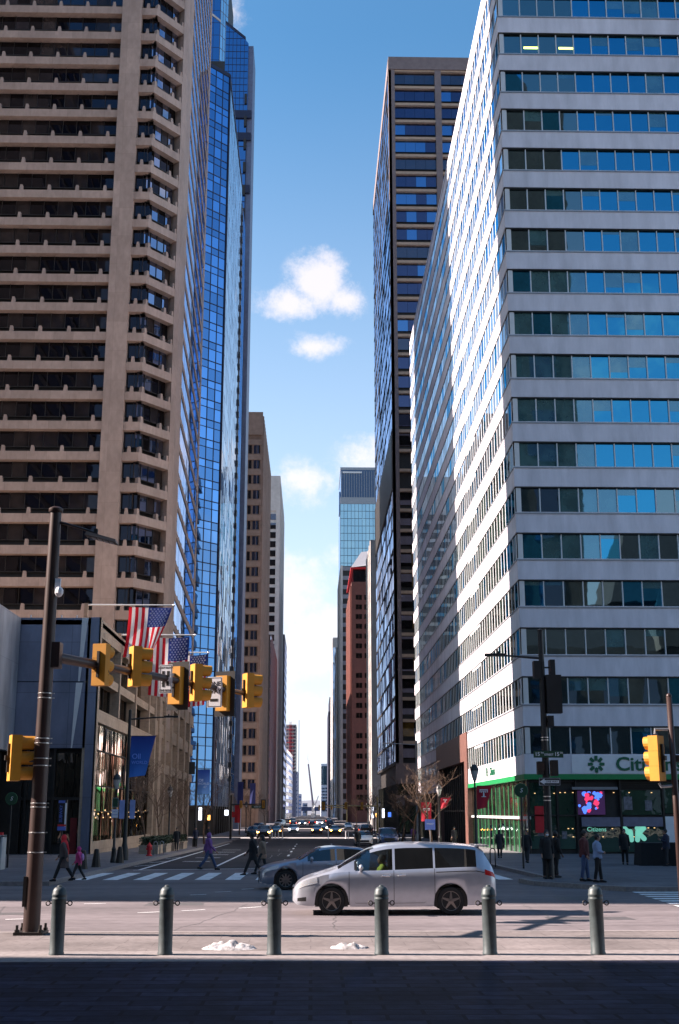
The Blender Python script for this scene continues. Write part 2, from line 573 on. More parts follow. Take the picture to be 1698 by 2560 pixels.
def text(s, size, m, parent, loc, rot, name='lettering', depth=.004, bold=False, shear=0., align='CENTER', sx=1.0):
    c = bpy.data.curves.new(name, 'FONT')
    c.body = s
    c.size = size
    c.align_x = align
    c.align_y = 'CENTER'
    c.extrude = depth
    c.shear = shear
    c.offset = size * .018 if bold else 0
    c.resolution_u = 3
    t = bpy.data.objects.new(name + '_curve', c)
    COL.objects.link(t)
    dg = bpy.context.evaluated_depsgraph_get()
    me = bpy.data.meshes.new_from_object(t.evaluated_get(dg))
    bpy.data.objects.remove(t)
    me.materials.clear()
    me.materials.append(m)
    me.name = name
    o = link(name, me, parent)
    p = Vector(loc)
    if parent is not None and parent.get('world_mesh'):
        p = p - Vector(parent.location)
    o.location = p
    o.rotation_euler = rot
    o.scale = (sx, 1, 1)
    return o
FRONT = (R(90), 0, 0)      # lettering that faces the camera side (-Y)
LEFTW = (R(90), 0, R(-90)) # lettering on a wall that faces -X
# ------------------------------------------------------------------ ground, roads, pavements, markings
def strip_sheet(name, x0, x1, ys, dz, m, kind=True):
    b = MB()
    for i in range(len(ys) - 1):
        a, c = ys[i], ys[i + 1]
        b.quad((x0, a, gz(a) + dz), (x1, a, gz(a) + dz), (x1, c, gz(c) + dz), (x0, c, gz(c) + dz))
    o = b.build(name, m)
    if kind:
        struct(o)
    return o
strip_sheet('ground', -2500, 2500, [-2500, 0, 46, 150, 400, 3500], -.02, mat('ground_earth', (.16, .15, .14), .9))
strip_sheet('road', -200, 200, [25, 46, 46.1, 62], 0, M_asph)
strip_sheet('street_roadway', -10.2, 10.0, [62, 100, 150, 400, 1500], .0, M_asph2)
M_asph3 = mat('sunlit_asphalt', (.33, .31, .30), .85, var=.15, scale=6)  # pale tone paints the strips of sunlight onto the cross streets
for i, (a, c) in enumerate(((172, 181), (267, 278), (386, 398), (575, 590))):
    strip_sheet('cross_street', -200, 200, [a, c], .004, M_asph3)

def slab(b, poly, h=.15, m=0):
    b.prism(poly, lambda x, y: gz(y) - .6, lambda x, y: gz(y) + h, m)
def pavement(name, polys, m, h=.15):
    b = MB()
    for p in polys:
        slab(b, p, h)
        # granite kerb edging is a second, slightly higher rim on the street side
    return struct(b.build(name, m))
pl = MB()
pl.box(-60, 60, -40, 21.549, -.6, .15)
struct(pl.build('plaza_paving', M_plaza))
pl = MB()
pl.box(-60, 60, 23.101, 26.6, -.6, .15)
struct(pl.build('plaza_border', M_plaza_l))
kb = MB()
kb.box(-60, 60, 26.602, 26.85, -.6, .155)
kb.box(-60, 60, 21.55, 23.1, .0, .153)
for p in ([(-9.72, 46), (-9.5, 46), (-9.5, 150), (-9.72, 150)], [(9.3, 49), (9.52, 48.8), (9.52, 150), (9.3, 150)]):
    slab(kb, p, .155)
slab(kb, [(-60, 45.75), (-9.5, 45.75), (-9.5, 45.998), (-60, 45.998)], .155)
slab(kb, [(10.6, 42.1), (11.2, 42.0), (60, 42.0), (60, 42.22), (11.25, 42.22), (10.75, 42.3)], .155)
slab(kb, [(9.3, 48.98), (7.9, 47.6), (8.1, 45.5), (10.6, 42.1), (10.75, 42.3), (8.32, 45.6), (8.14, 47.5), (9.5, 48.8)], .155)
struct(kb.build('kerb', M_kerb))
pavement('sidewalk', [[(-60, 46), (-9.722, 46), (-9.722, 150), (-60, 150)], [(-60, 150), (-9.722, 150), (-9.722, 171), (-60, 171)],
    [(9.522, 49.0), (60, 49.0), (60, 150), (9.522, 150)], [(9.522, 150), (60, 150), (60, 171), (9.522, 171)],
    [(9.5, 48.8), (8.14, 47.5), (8.32, 45.6), (10.75, 42.3), (11.25, 42.22), (60, 42.22), (60, 46), (60, 48.98), (9.6, 48.98)]], M_walk)
far = [(182, 266), (279, 385), (399, 574), (591, 1400)]
pavement('far_sidewalk', [[(x0, a), (x1, a), (x1, c), (x0, c)] for a, c in far for x0, x1 in ((-40, -9.8), (9.4, 40))], M_walk)

mk = MB()
def mark(x0, y0, x1, y1, w, b=mk, dz=.008):
    """painted line from one ground point to another, w wide"""
    d = Vector((x1 - x0, y1 - y0, 0)).normalized()
    p = Vector((-d.y, d.x, 0)) * w / 2
    n = max(1, int(abs(y1 - y0) / 20))
    for i in range(n):
        a = Vector((x0 + (x1 - x0) * i / n, y0 + (y1 - y0) * i / n, 0))
        c = Vector((x0 + (x1 - x0) * (i + 1) / n, y0 + (y1 - y0) * (i + 1) / n, 0))
        q = [a + p, a - p, c - p, c + p]
        b.quad(*[(v.x, v.y, gz(v.y) + dz) for v in q])
mark(-60, 28.3, 4.6, 28.25, .13)
mark(5.6, 28.2, 60, 28.1, .13)
mark(5.0, 25.6, 5.02, 25.62, .01)
for k in range(15):
    x = -9.25 + 1.22 * k
    mark(x, 50.2, x, 57.2, .6)
mark(-8.6, 60.6, -1.2, 63.4, .3)
mark(-8.35, 61, -9.2, 140, .16)
mark(-5.0, 66, -5.25, 150, .16)
for a in range(0, 6):
    mark(-1.6, 74 + a * 12, -1.6, 78 + a * 12, .16)
for a in range(0, 6):
    mark(2.2, 74 + a * 12, 2.2, 78 + a * 12, .16)
for a in range(5):
    mark(-7.6, 74 + a * 8, -6.0, 74 + a * 8, .35)
    mark(-7.6, 75 + a * 8, -6.0, 75 + a * 8, .2)
for u0, v0, u1, v1 in ((-4.6, 33.6, -4.0, 33.9), (-3.5, 34.2, -2.9, 34.6), (-2.0, 35.1, -1.4, 35.6), (-3.9, 40.6, -3.4, 40.9), (-3.2, 42.0, -2.7, 42.4), (-2.4, 43.5, -2.0, 43.9), (-6.6, 36.8, -6.0, 37.0), (-7.6, 31.6, -6.8, 31.9)):
    mark(u0, v0, u1, v1, .1)
for k in range(10):
    y = 32.6 + k * 1.0
    mark(10.2 + (y - 32.6) * .06, y, 14.0, y, .5)
for x0, y0, x1, y1 in ((-9.3, 66, -8.5, 68.5), (-9.3, 72, -8.5, 75), (-9.3, 80, -8.5, 84)):
    mark(x0, y0, x1, y1, .14)
struct(mk.build('road_markings', M_line))

tar = MB()
random.seed(77)
def seam(x, y, dx, dy, n, w):
    for i in range(n):
        x1, y1 = x + dx + random.uniform(-.12, .12), y + dy + random.uniform(-.1, .1)
        mark(x, y, x1, y1, w * random.uniform(.6, 1.3), tar, .003)
        x, y = x1, y1
for y0 in (29.6, 31.1, 35.4, 38.6, 42.2):
    seam(-16, y0, .8, random.uniform(-.03, .03), 40, .03)
for x0 in (-7.5, -3.2, .6, 6.4, 9.1):
    seam(x0, 27, random.uniform(-.15, .15), .6, 16, .025)
for x0, y0, w, d in ((-4.8, 36.2, 1.7, 1.1), (5.9, 31.2, 2.2, .9), (7.6, 38.2, 1.4, 1.6), (-9.2, 33, 2.0, .8)):
    tar.quad((x0, y0, .0025), (x0 + w, y0 + .05, .0025), (x0 + w - .06, y0 + d, .0025), (x0 + .04, y0 + d, .0025))
for k in range(16):
    seam(random.uniform(-7, 7), random.uniform(64, 130), .0, 1.6, 6, .06)
struct(tar.build('road_seams', mat('tar_seam', (.075, .07, .072), .7, var=.3, scale=6)))
sn = []
def snow(name, x, y, w, d, h, seed, label):
    b = MB()
    n, m_ = 30, 16
    vs = []
    for i in range(n + 1):
        for j in range(m_ + 1):
            u, v = i / n * 2 - 1, j / m_ * 2 - 1
            e = max(0, 1 - (u * u + v * v))
            q = noise.fractal(Vector((u * 2.6 + seed, v * 2.4, seed * 3.1)), 1.0, 2.1, 5)
            z = h * (e ** .55) * (.72 + .7 * q) - .02
            vs.append((u * w / 2 * (1 + .12 * q), v * d / 2, max(-.02, z)))
    fs = [(i * (m_ + 1) + j, (i + 1) * (m_ + 1) + j, (i + 1) * (m_ + 1) + j + 1, i * (m_ + 1) + j + 1) for i in range(n) for j in range(m_)]
    b.add(vs, fs)
    o = b.build(name, M_snow, smooth=1)
    o.location = (x, y, .16)
    tag(o, label, 'snow', 'snow heaps left at the kerb')
snow('snow_heap', -1.5, 23.5, 1.05, .6, .13, 1.3, 'longer heap of dirty snow between the second and third bollard')
snow('snow_heap', .72, 23.55, .7, .42, .11, 5.7, 'smaller heap of dirty snow just left of the bollard before the minivan door')
man = MB()
man.lathe([(.33, 0), (.36, .012), (.05, .016)], n=18)
mo = man.build('manhole_cover', M_metal_dk)
mo.location = (-.1, 27.4, .003)
tag(mo, 'round iron drain cover in the road near the white edge line', 'manhole')

# ------------------------------------------------------------------ right-hand white office tower
r1 = thing('office_tower', 'white office tower with long ribbon windows and a bank at street level', 'building', (15.1, 86, gz(86)), world=True)
F1 = (15.1, 86.0, 1, 0)
S1 = (15.1, 176.0, 0, -1)
FL = 3.52
b = MB()
b.box(15.5, 60, 86.45, 175.6, -1.5, 73.2)
b.build('core', M_dark, r1)
PY0, PY1 = 117.0, 146.0        # entrance portal along the side
for k in range(19):
    z0 = 8.52 + FL * k
    z1 = z0 + 1.57
    b = MB()
    b.box(14.98, 60, 85.88, 86.35, z0, z1)
    if k == 0:
        b.box(14.98, 15.45, 86.35, PY0, z0, z1)
        b.box(14.98, 15.45, PY1, 176.1, z0, z1)
    else:
        b.box(14.98, 15.45, 86.35, 176.1, z0, z1)
    b.box(15.45, 60, 175.7, 176.1, z0, z1)
    b.box(14.93, 60, 85.83, 85.88, z1 - .16, z1 - .06, 1)
    b.box(14.93, 14.98, 85.88, 176.1, z1 - .16, z1 - .06, 1)
    b.box(15.03, 60, 85.93, 86.3, z0 - .09, z0, 2)
    b.box(15.03, 15.4, 86.3, PY0 if k == 0 else 176, z0 - .09, z0, 2)
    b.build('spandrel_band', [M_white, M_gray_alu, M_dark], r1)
b = MB()
b.box(14.98, 60, 85.88, 176.1, 73.45, 74.0)
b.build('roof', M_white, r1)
WP = 1.447
for k in range(19):
    z1 = 8.52 + FL * k - .09
    z0 = 6.57 + FL * k if k else 6.6
    b = MB()
    x = .32
    i = 0
    random.seed(100 + k)
    while x < 20:
        q = random.random()
        if i < 4:  # dark panes here paint in the reflected city hall tower
            mi = 1 if (3 <= k <= 10 and q < .72) else (2 if q < .88 else 0)
        else:
            mi = 0 if k > 5 else (0 if q < .6 else 2)
            if q > .95:
                mi = 1
        if k < 4:
            mi = 2 if q < .8 else 0
        b.pane(F1, x, x + WP, -.14, z0, z1, mi, .0025)
        b.fbox(F1, x - .04, x + .04, -.13, -.02, z0, z1, 3)
        if random.random() < .3 and mi != 1:
            b.pane(F1, x + .05, x + WP - .05, -.133, z1 - random.choice((.3, .5, .9, 1.3)), z1, 1, .001)
        x += WP
        i += 1
    b.quad((35.2, 86.14, z0), (60, 86.14, z0), (60, 86.14, z1), (35.2, 86.14, z1), 0)
    b.fbox(F1, -.0, .28, -.16, 0.02, z0, z1, 3)
    if k == 16:
        for s0 in (2.0, 4.9):
            b.fbox(F1, s0, s0 + 1.15, -.13, -.115, z0 + .6, z0 + .78, 4)
    b.build('ribbon_window', [G_r1, G_r1b, G_r1d, M_alu, E_tube], r1)
    b = MB()
    y = .4
    while y < 89.6:
        s = 90 - y
        yy = 86 + y
        if not (k == 0 and PY0 - .2 < yy < PY1):
            q = random.random()
            b.pane(S1, s - WP, s, .055, z0, z1, (3 if q < .75 else 1) if k > 6 else (1 if q < .25 else 0), .0025)
            b.fbox(S1, s - .11, s + .11, .05, .075, z0, z1, 2)
        y += WP
        if k == 0 and PY0 - .2 < yy < PY1 and b.v:
            b.build('side_ribbon_window', [G_r1s, G_r1, M_alu, G_r1u], r1)
            b = MB()
    b.build('side_ribbon_window', [G_r1s, G_r1, M_alu, G_r1u], r1)
    if k < 12:
        b = MB()
        b.fbox(S1, 90 - 26.5 - .7 * (k % 2), 90 - 20.6, .078, .1, z1 - .22, z1)
        b.build('window_header', M_alu, r1)
# bank fascia and green stripe
b = MB()
b.box(14.98, 60, 85.88, 86.35, 5.19, 6.57)
b.box(14.98, 15.45, 86.35, PY0, 5.19, 6.57)
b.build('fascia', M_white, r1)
b = MB()
b.box(14.98, 15.45, PY1, 176.1, 4.9, 6.57)
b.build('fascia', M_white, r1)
b = MB()
b.box(14.90, 60, 85.80, 86.35, 4.82, 5.188)
b.box(14.90, 15.45, 86.35, PY0 + .6, 4.82, 5.188)
b.build('green_stripe', M_cgreen, r1)
b = MB()
b.box(18.3, 27.4, 85.85, 85.879, 5.26, 6.5)
b.build('sign_panel', M_sign_w, r1)
def daisy(parent, cx, cy, cz, r, m, side=False, th=.05, name='emblem'):
    """eight blunt petals round a square-ish gap: arrows pointing inward"""
    b = MB()
    for q in range(8):
        a = q * math.pi / 4 + math.pi / 8 * 0
        ca, sa = math.cos(a), math.sin(a)
        pts = [(r * .36, -.0), (r * .50, -r * .20), (r * 1.0, -r * .17), (r * 1.0, r * .17), (r * .50, r * .20)]
        pts = [(p * ca - t * sa, p * sa + t * ca) for p, t in pts]
        if side:
            vs = [(cx, cy - p, cz + t) for p, t in pts] + [(cx - th, cy - p, cz + t) for p, t in pts]
        else:
            vs = [(cx + p, cy, cz + t) for p, t in pts] + [(cx + p, cy - th, cz + t) for p, t in pts]
        n = 5
        b.add(vs, [tuple(range(n)), tuple(range(n, 2 * n))[::-1]] + [(i, (i + 1) % n, n + (i + 1) % n, n + i) for i in range(n)])
    return b.build(name, m, parent)
daisy(r1, 20.02, 85.84, 5.87, .58, M_lgreen)
text('Citizens', 1.32, M_lgreen, r1, (23.75, 85.82, 5.84), FRONT, depth=.03, bold=True, sx=1.1)
daisy(r1, 14.96, 104.4, 5.9, .42, M_lgreen, side=True)
text('Citizens', .95, M_lgreen, r1, (14.95, 101.4, 5.86), LEFTW, depth=.02, bold=True)
# storefront, front side
b = MB()
b.box(15.3, 60, 86.3, 86.6, -1, 4.8, 0)
zg = gz(86) + .15
for s0, s1, z0, z1, mi in ((.2, 2.0, .1, 4.6, 1), (2.15, 3.3, .1, 3.9, 1), (3.75, 6.45, -.1, 2.25, 1), (6.6, 9.45, -.1, 1.6, 1), (6.6, 9.45, 2.4, 4.1, 1), (9.6, 20, 2.5, 4.6, 1)):
    b.pane(F1, s0, s1, -.2, z0, z1, 1, .003)
for s0 in (0, 2.05, 3.4, 6.5, 9.5, 13.2, 17):
    b.fbox(F1, s0, s0 + .12, -.2, -.02, -.8, 4.8, 2)
for z0 in (2.32, 4.65):
    b.fbox(F1, .12, 3.4, -.19, -.05, z0, z0 + .1, 2)
for z0 in (4.12, 4.24, 4.36, 4.48, 4.6):
    b.fbox(F1, 6.65, 9.45, -.19, -.1, z0, z0 + .05, 2)
b.build('storefront', [M_dark, G_shop2, M_metal_dk], r1)
b = MB()
b.fbox(F1, 3.75, 6.45, -.19, -.03, 1.62, 2.25)
b.fbox(F1, 6.66, 9.45, -.19, -.03, 1.62, 2.25)
b.build('grey_sign_band', mat('lilac_gray_panel', (.17, .16, .22), .6), r1)
b = MB()
b.fbox(F1, 3.1, 6.3, -.1, .35, 4.12, 4.3)
b.build('entrance_canopy', M_gray_alu, r1)
b = MB()
b.fbox(F1, 9.62, 13.0, -.19, -.04, -.4, 2.3)
b.build('white_panel', M_sign_w, r1)
text('Citizens', .42, E_mint, r1, (19.9, 86.17, 1.42), FRONT, depth=.005)
def arrowpetal(b, cx, cz, ang, L, w):
    ca, sa = math.cos(ang), math.sin(ang)
    pts = []
    for t in range(13):
        a = -math.pi / 2 + math.pi * t / 12
        pts.append((L / 2 + w * math.cos(a), w * math.sin(a)))
    for t in range(13):
        a = math.pi / 2 + math.pi * t / 12
        pts.append((-L / 2 + w * math.cos(a), w * math.sin(a)))
    pts = [(cx + p * ca - q * sa, cz + p * sa + q * ca) for p, q in pts]
    n = len(pts)
    b.add([(x, 86.16, z) for x, z in pts] + [(x, 86.185, z) for x, z in pts], [tuple(range(n)), tuple(range(n, 2 * n))[::-1]])
b = MB()
for cx, cz, a, L, w in ((22.05, 1.3, R(135), .5, .17), (22.28, 1.0, R(95), .55, .17), (22.75, 1.0, R(85), .55, .17), (22.98, 1.3, R(45), .5, .17), (23.0, 1.0, R(-45), .55, .17), (22.98, 1.5, 0, .5, .15)):
    arrowpetal(b, cx, cz, a, L, w)
b.build('mint_emblem', E_mint, r1)
# LED screen with coloured shapes
b = MB()
b.fbox(F1, 3.5, 5.45, -.19, -.08, 2.42, 4.05, 0)
random.seed(21)
for q in range(34):
    cx, cz, r_ = random.uniform(18.75, 20.4), random.uniform(2.55, 3.95), random.uniform(.09, .26)
    if q > 14 and cz < 3.1:
        mi = 1
    else:
        mi = random.choice((1, 2, 2, 0))
    if cx - r_ < 18.62 or cx + r_ > 20.53 or cz - r_ < 2.44 or cz + r_ > 4.03:
        r_ = min(cx - 18.62, 20.53 - cx, cz - 2.44, 4.03 - cz)
    n = 9
    pts = [(cx + r_ * random.uniform(.7, 1) * math.cos(2 * math.pi * t / n), cz + r_ * random.uniform(.7, 1) * math.sin(2 * math.pi * t / n)) for t in range(n)]
    b.add([(x, 86.075 - q * .0006, z) for x, z in pts], [tuple(range(n))], mi)
b.build('video_screen', [E_screen_d, E_screen_b, E_screen_r], r1)
b = MB()
b.fbox(F1, .5, 1.2, -.19, -.05, 1.2, 3.0)
b.build('red_poster', M_red, r1)
# storefront, side
b = MB()
b.box(15.35, 15.6, 86.6, PY0, -1.2, 4.8, 0)
for i in range(14):
    s = 90 - .3 - i * 2.2
    b.pane(S1, s - 2.1, s, -.22, -.55, 2.1, 1, .004)
    b.pane(S1, s - 2.1, s, -.22, 2.3, 4.75, 1, .004)
    b.fbox(S1, s - 2.18, s - 2.1, -.22, -.19, -1, 4.8, 3)
    b.fbox(S1, s - .7, s - .4, -.215, -.205, -.5, 4.78, 2)
b.fbox(S1, 59.1, 89.9, -.215, -.03, 2.1, 2.3, 4)
b.fbox(S1, 59.1, 89.9, -.215, .0, -1.2, -.5, 4)
b.build('side_storefront', [M_dark, G_shop2, M_cgreen2, M_metal_dk, M_alu], r1)
# brown granite entrance portal
b = MB()
b.fbox(S1, 176 - PY0 - 2.2, 176 - PY0, -.4, .25, -2, 7.4)
b.fbox(S1, 176 - PY1, 176 - PY1 + 3, -.4, .25, -2, 7.4)
b.fbox(S1, 176 - PY1, 176 - PY0, -.4, .25, 7.4, 10.09)
b.build('entrance_portal', M_brownst, r1)
b = MB()
for i in range(12):
    b.fbox(S1, 33.2 + i * 1.95, 33.3 + i * 1.95, -.4, -.25, -1.5, 7.4)
b.fbox(S1, 33, 56.8, -.395, -.3, 2.6, 2.8)
b.build('entrance_mullions', M_metal_dk, r1)
b = MB()
for i in range(12):
    s = 29.8 - i * 2.2
    b.pane(S1, s - 2.1, s, -.2, -1.2, 4.85, 0, .004)
    b.fbox(S1, s - 2.18, s - 2.1, -.2, -.05, -1.5, 4.88, 1)
b.build('far_storefront', [G_shop2, M_metal_dk], r1)

b = MB()
random.seed(5)
for i in range(26):
    x, z = random.uniform(15.6, 24.2), random.choice((3.85, 3.9, 1.45, 1.5, .9))
    b.box(x, x + .1, 86.17, 86.185, z, z + .05)
b.build('shop_lamp', E_warm, r1)
M_poster = mat('faded_poster', (.16, .15, .17), .6, var=.5, scale=5)
for x, z, w, h in ((15.75, 1.0, .5, .8), (17.45, .8, .35, .5), (21.9, 2.75, .6, .9), (23.4, 2.7, .5, .7), (25.5, 3.0, .9, 1.0)):
    b = MB()
    b.box(x, x + w, 86.165, 86.18, z, z + h)
    b.build('window_poster', M_poster, r1)
# ------------------------------------------------------------------ left: granite podium with flags, and the beige tower over it
pod = thing('podium_building', 'low beige granite shop building with tall ribbed glass on the left corner', 'building', (-15.3, 86, gz(86)), world=True)
PS = (-15.3, 86.0, 0, 1)         # side facing the street
PF = (-40.0, 86.0, 1, 0)         # front
b = MB()
b.box(-39.6, -16.4, 87, 128, -1.5, 15.6)
b.build('core', M_dark, pod)
b = MB()
b.box(-40, -15.3, 86, 128.4, 15.65, 16.0)
b.build('roof', M_beige2, pod)
b = MB()
for z0, z1 in ((14.9, 16.2), (11.75, 12.4), (8.85, 9.75)):
    b.fbox(PS, .7, 33, -.8, .0, z0, z1)
b.fbox(PS, 0.7, 33, -.8, .02, -1.0, .55)
for s0 in (0, 9.6, 18.8, 27.6, 32.2):
    b.fbox(PS, s0, s0 + (.7 if s0 == 0 else .55), -.8, .12, 9.75 if 0 < s0 < 32 else -1, 14.9 if s0 else 16.2)
b.fbox(PS, 0, .7, .0, .1, -1, 16.2)
b.build('granite_frame', M_beige2, pod)
b = MB()
P_ = b.fp
for i in range(88):
    s0 = .75 + i * .365
    am = random.uniform(.05, .19)
    n0, n1 = (-.4 - am / 2, -.4 + am / 2) if i % 2 == 0 else (-.4 + am / 2, -.4 - am / 2)
    for z0, z1 in ((.55, 2.6), (2.68, 4.4), (4.48, 6.9), (6.98, 8.8)):
        e = [random.uniform(-.02, .02) for _ in range(2)]
        b.quad(P_(PS, s0, n0 + e[0], z0), P_(PS, s0 + .365, n1 + e[1], z0), P_(PS, s0 + .365, n1 - e[0], z1), P_(PS, s0, n0 - e[1], z1), 0)
for z0 in (4.4, 6.9, 2.6):
    b.fbox(PS, .7, 33, -.58, -.17, z0, z0 + .08, 1)
b.build('ribbed_shop_glass', [G_shop, M_metal_dk], pod)
b = MB()
for i in range(11):
    s0 = .75 + i * 2.9
    b.pane(PS, s0, s0 + 2.85, -.7, 9.75, 11.74, 0, .006)
    b.pane(PS, s0, s0 + 2.85, -.75, 12.41, 14.9, 0, .006)
    b.fbox(PS, s0 - .05, s0, -.7, -.6, 9.75, 11.74, 1)
b.build('upper_window', [G_pod, M_metal_dk], pod)
b = MB()
for q in range(9):
    x0 = -15.9 - (q + 1) * 2.8
    b.box(x0 + .03, x0 + 2.77, 86.0, 86.3, 11.6, 16.15)
    b.box(x0 + .03, x0 + 2.77, 86.0, 86.3, 6.95, 11.54)
b.box(-15.9, -15.3, 85.98, 86.3, -1, 16.2)
b.build('zinc_wall', M_zinc, pod)
b = MB()      # bright tapering sheets that paint a reflection onto the zinc wall
b.add([(-16.55, 85.93, 16.15), (-16.1, 85.93, 16.15), (-16.5, 85.93, 11.6), (-16.62, 85.93, 11.6), (-16.55, 85.99, 16.15), (-16.1, 85.99, 16.15), (-16.5, 85.99, 11.6), (-16.62, 85.99, 11.6)],
      [(0, 1, 2, 3), (4, 7, 6, 5), (0, 4, 5, 1), (1, 5, 6, 2), (2, 6, 7, 3), (3, 7, 4, 0)])
b.add([(-16.75, 85.93, 11.5), (-16.3, 85.93, 11.5), (-16.8, 85.93, 6.95), (-16.88, 85.93, 6.95), (-16.75, 85.99, 11.5), (-16.3, 85.99, 11.5), (-16.8, 85.99, 6.95), (-16.88, 85.99, 6.95)],
      [(0, 1, 2, 3), (4, 7, 6, 5), (0, 4, 5, 1), (1, 5, 6, 2), (2, 6, 7, 3), (3, 7, 4, 0)])
b.build('reflection_strip', M_alu, pod)
b = MB()
b.box(-40, -15.9, 86.6, 86.9, -1, 6.95, 0)
for i in range(3):
    b.pane((-17.9, 86.4, 1, 0), i * .66, i * .66 + .62, 0, .5, 6.6, 1, .02)
b.box(-22.2, -20.2, 86.2, 86.5, -.5, 6.6, 2)
for x in (-25, -23.4, -20.0, -18.1):
    b.box(x, x + .16, 86.2, 86.6, -1, 6.95, 2)
b.box(-30, -15.9, 86.25, 86.6, 3.4, 3.6, 2)
b.build('front_shopfront', [M_dark, G_shop, M_metal_dk], pod)
b = MB()
b.box(-16.7, -16.25, 86.28, 86.4, -.25, 2.2)
b.build('red_panel', mat('dark_red_panel', (.16, .008, .008), .6), pod)
b = MB()
for i in range(6):
    b.box(-22.5 + i * 1.1, -22.42 + i * 1.1, 86.06, 86.18, 16.15, 16.36)
b.box(-15.8, -15.3, 88, 88.3, 15, 15.4)
b.build('roof_light', M_alu, pod)
b = MB()
for i in range(20):
    b.ball((-15.62, 88 + i * 1.5, 2.6 + .15 * math.sin(i * 2.1)), .06, 6)
for i in range(8):
    b.ball((-15.62, 90 + i * 3.3, 2.2), .05, 6)
b.build('shop_lamp', E_warm, pod)

met = thing('metal_clad_building', 'brushed metal wall block with dark shopfront at left edge', 'building', (-21, 70, gz(70)), world=True)
b = MB()
b.box(-45, -20.9, 72, 85.9, 6.7, 16.1)
b.build('metal_wall', M_brush, met)
b = MB()
b.box(-45, -21.6, 73, 85.8, -1, 6.7, 0)
for i in range(5):
    b.box(-21.62, -21.5, 73 + i * 2.6, 73.15 + i * 2.6, -1, 6.7, 1)
b.build('shopfront', [M_dark, M_metal_dk], met)
text('LE', .8, M_gray_alu, met, (-21.45, 83.6, 2.4), (R(90), 0, R(90)), shear=.2, name='shop_lettering')
text('11', .5, M_gray_alu, met, (-21.45, 83.2, .3), (R(90), 0, R(90)), name='shop_number')

bt = thing('hotel_tower', 'tall beige tower with stone bands and dark recessed windows on the left', 'building', (-20, 130, gz(130)), world=True)
# plan of the visible skin: front, bay front, oblique bay, street side
FR = (-60.0, 128.7, 1, 0)                       # s 0..36.3 -> x -60..-23.75
BF = (-21.4, 128.9, 1, 0)                       # 1.87 long
OB = (-19.53, 128.9, .613, .790)                # 4.8 long
SD = (-16.0, 137.6, -.0309, .99952)             # 33 long
TOP = 132
b = MB()
b.prism([(-60, 129.9), (-23.9, 129.9), (-20.2, 130.1), (-17.6, 133.6), (-17.1, 138), (-18, 170.6), (-60, 170.6)], -1.5, TOP)
b.build('core', M_dark, bt)
b = MB()
b.prism([(-23.75, 128.55), (-21.4, 128.55), (-21.4, 130.2), (-23.75, 130.2)], 9, TOP)
b.prism([(-16.6, 132.55), (-16.25, 134.2), (-16.0, 137.6), (-17.3, 137.8), (-18.0, 134)], 9, TOP)
b.prism([(-17.0, 170.1), (-16.95, 171.2), (-19, 171.4), (-19, 170.1)], -1.5, TOP)
b.build('pilaster', M_beige, bt)
b = MB()
b.fbox(FR, 0, 60, -2.0, .05, TOP, TOP + 2)
b.box(-60, -17.2, 129.0, 170, TOP, TOP + .5)
b.build('roof', M_beige, bt)
FP = 3.57
nfl = 33
for k in range(nfl):
    z1 = 16.6 + FP * k
    z0 = z1 - .98
    b = MB()
    b.fbox(FR, 0, 36.25, -1.15, 0, z0, z1)
    b.fbox(BF, 0, 1.87, -1.2, 0, z0, z1)
    b.prism([(-19.53, 128.9), (-16.6, 132.6), (-17.5, 133.4), (-20.3, 130.0)], z0, z1)
    b.fbox(SD, 0, 32.6, -.5, .03, z0 + .25, z1)
    # little stone corbels standing on the band
    def corb(F, s, w=.42, hh=.72):
        P = b.fp
        b.hexa([P(F, s - w / 2, -.55, z1), P(F, s + w / 2, -.55, z1), P(F, s + w / 2, -.02, z1), P(F, s - w / 2, -.02, z1),
                P(F, s - w / 3, -.55, z1 + hh), P(F, s + w / 3, -.55, z1 + hh), P(F, s + w / 3, -.06, z1 + hh), P(F, s - w / 3, -.06, z1 + hh)])
    for i in range(11):
        corb(FR, 35.2 - i * 3.27)
    corb(BF, .75)
    corb(OB, .35)
    corb(OB, 3.3)
    corb(OB, 4.6)
    for i in range(10):
        b.fbox(SD, .8 + i * 3.3, 1.2 + i * 3.3, -.12, .0, z1, z1 + .3)
    b.build('stone_band', M_beige, bt)
    zw0, zw1 = z1 + .8, z1 + FP - .98
    if k < nfl - 1:
        b = MB()
        random.seed(500 + k)
        for i in range(22):
            s1 = 36.2 - i * 1.64
            q = random.random()
            b.pane(FR, s1 - 1.6, s1 - .04, -.95, zw0, zw1, 1 if q < .38 else 0)
            b.fbox(FR, s1 - .03, s1 + .03, -.95, -.86, zw0, zw1, 2)
        b.fbox(FR, 0, 36.2, -.95, -.84, zw0 - .1, zw0, 2)
        for i in range(2):
            b.pane(BF, .05 + i * .9, .9 + i * .9, -.8, zw0, zw1, 0)
            b.fbox(BF, i * .9, .05 + i * .9, -.8, -.72, zw0, zw1, 2)
        for i in range(4):
            b.pane(OB, .1 + i * 1.12, 1.17 + i * 1.12, -.8, zw0, zw1, 1 if random.random() < .25 else 0)
            b.fbox(OB, .05 + i * 1.12, .1 + i * 1.12, -.8, -.72, zw0, zw1, 2)
        b.fbox(OB, .1, 4.6, -.8, -.7, zw0 - .1, zw0, 2)
        b.build('recessed_window', [G_bge, G_bge2, M_metal_dk], bt)
        b = MB()
        for i in range(22):
            b.pane(SD, i * 1.48 + .05, i * 1.48 + 1.45, -.06, z1 + .1, zw1 + .25, 0, .003)
            b.fbox(SD, i * 1.48, i * 1.48 + .05, -.075, -.05, z1 + .1, zw1 + .25, 1)
        b.build('street_window', [G_sky, M_metal_dk], bt)
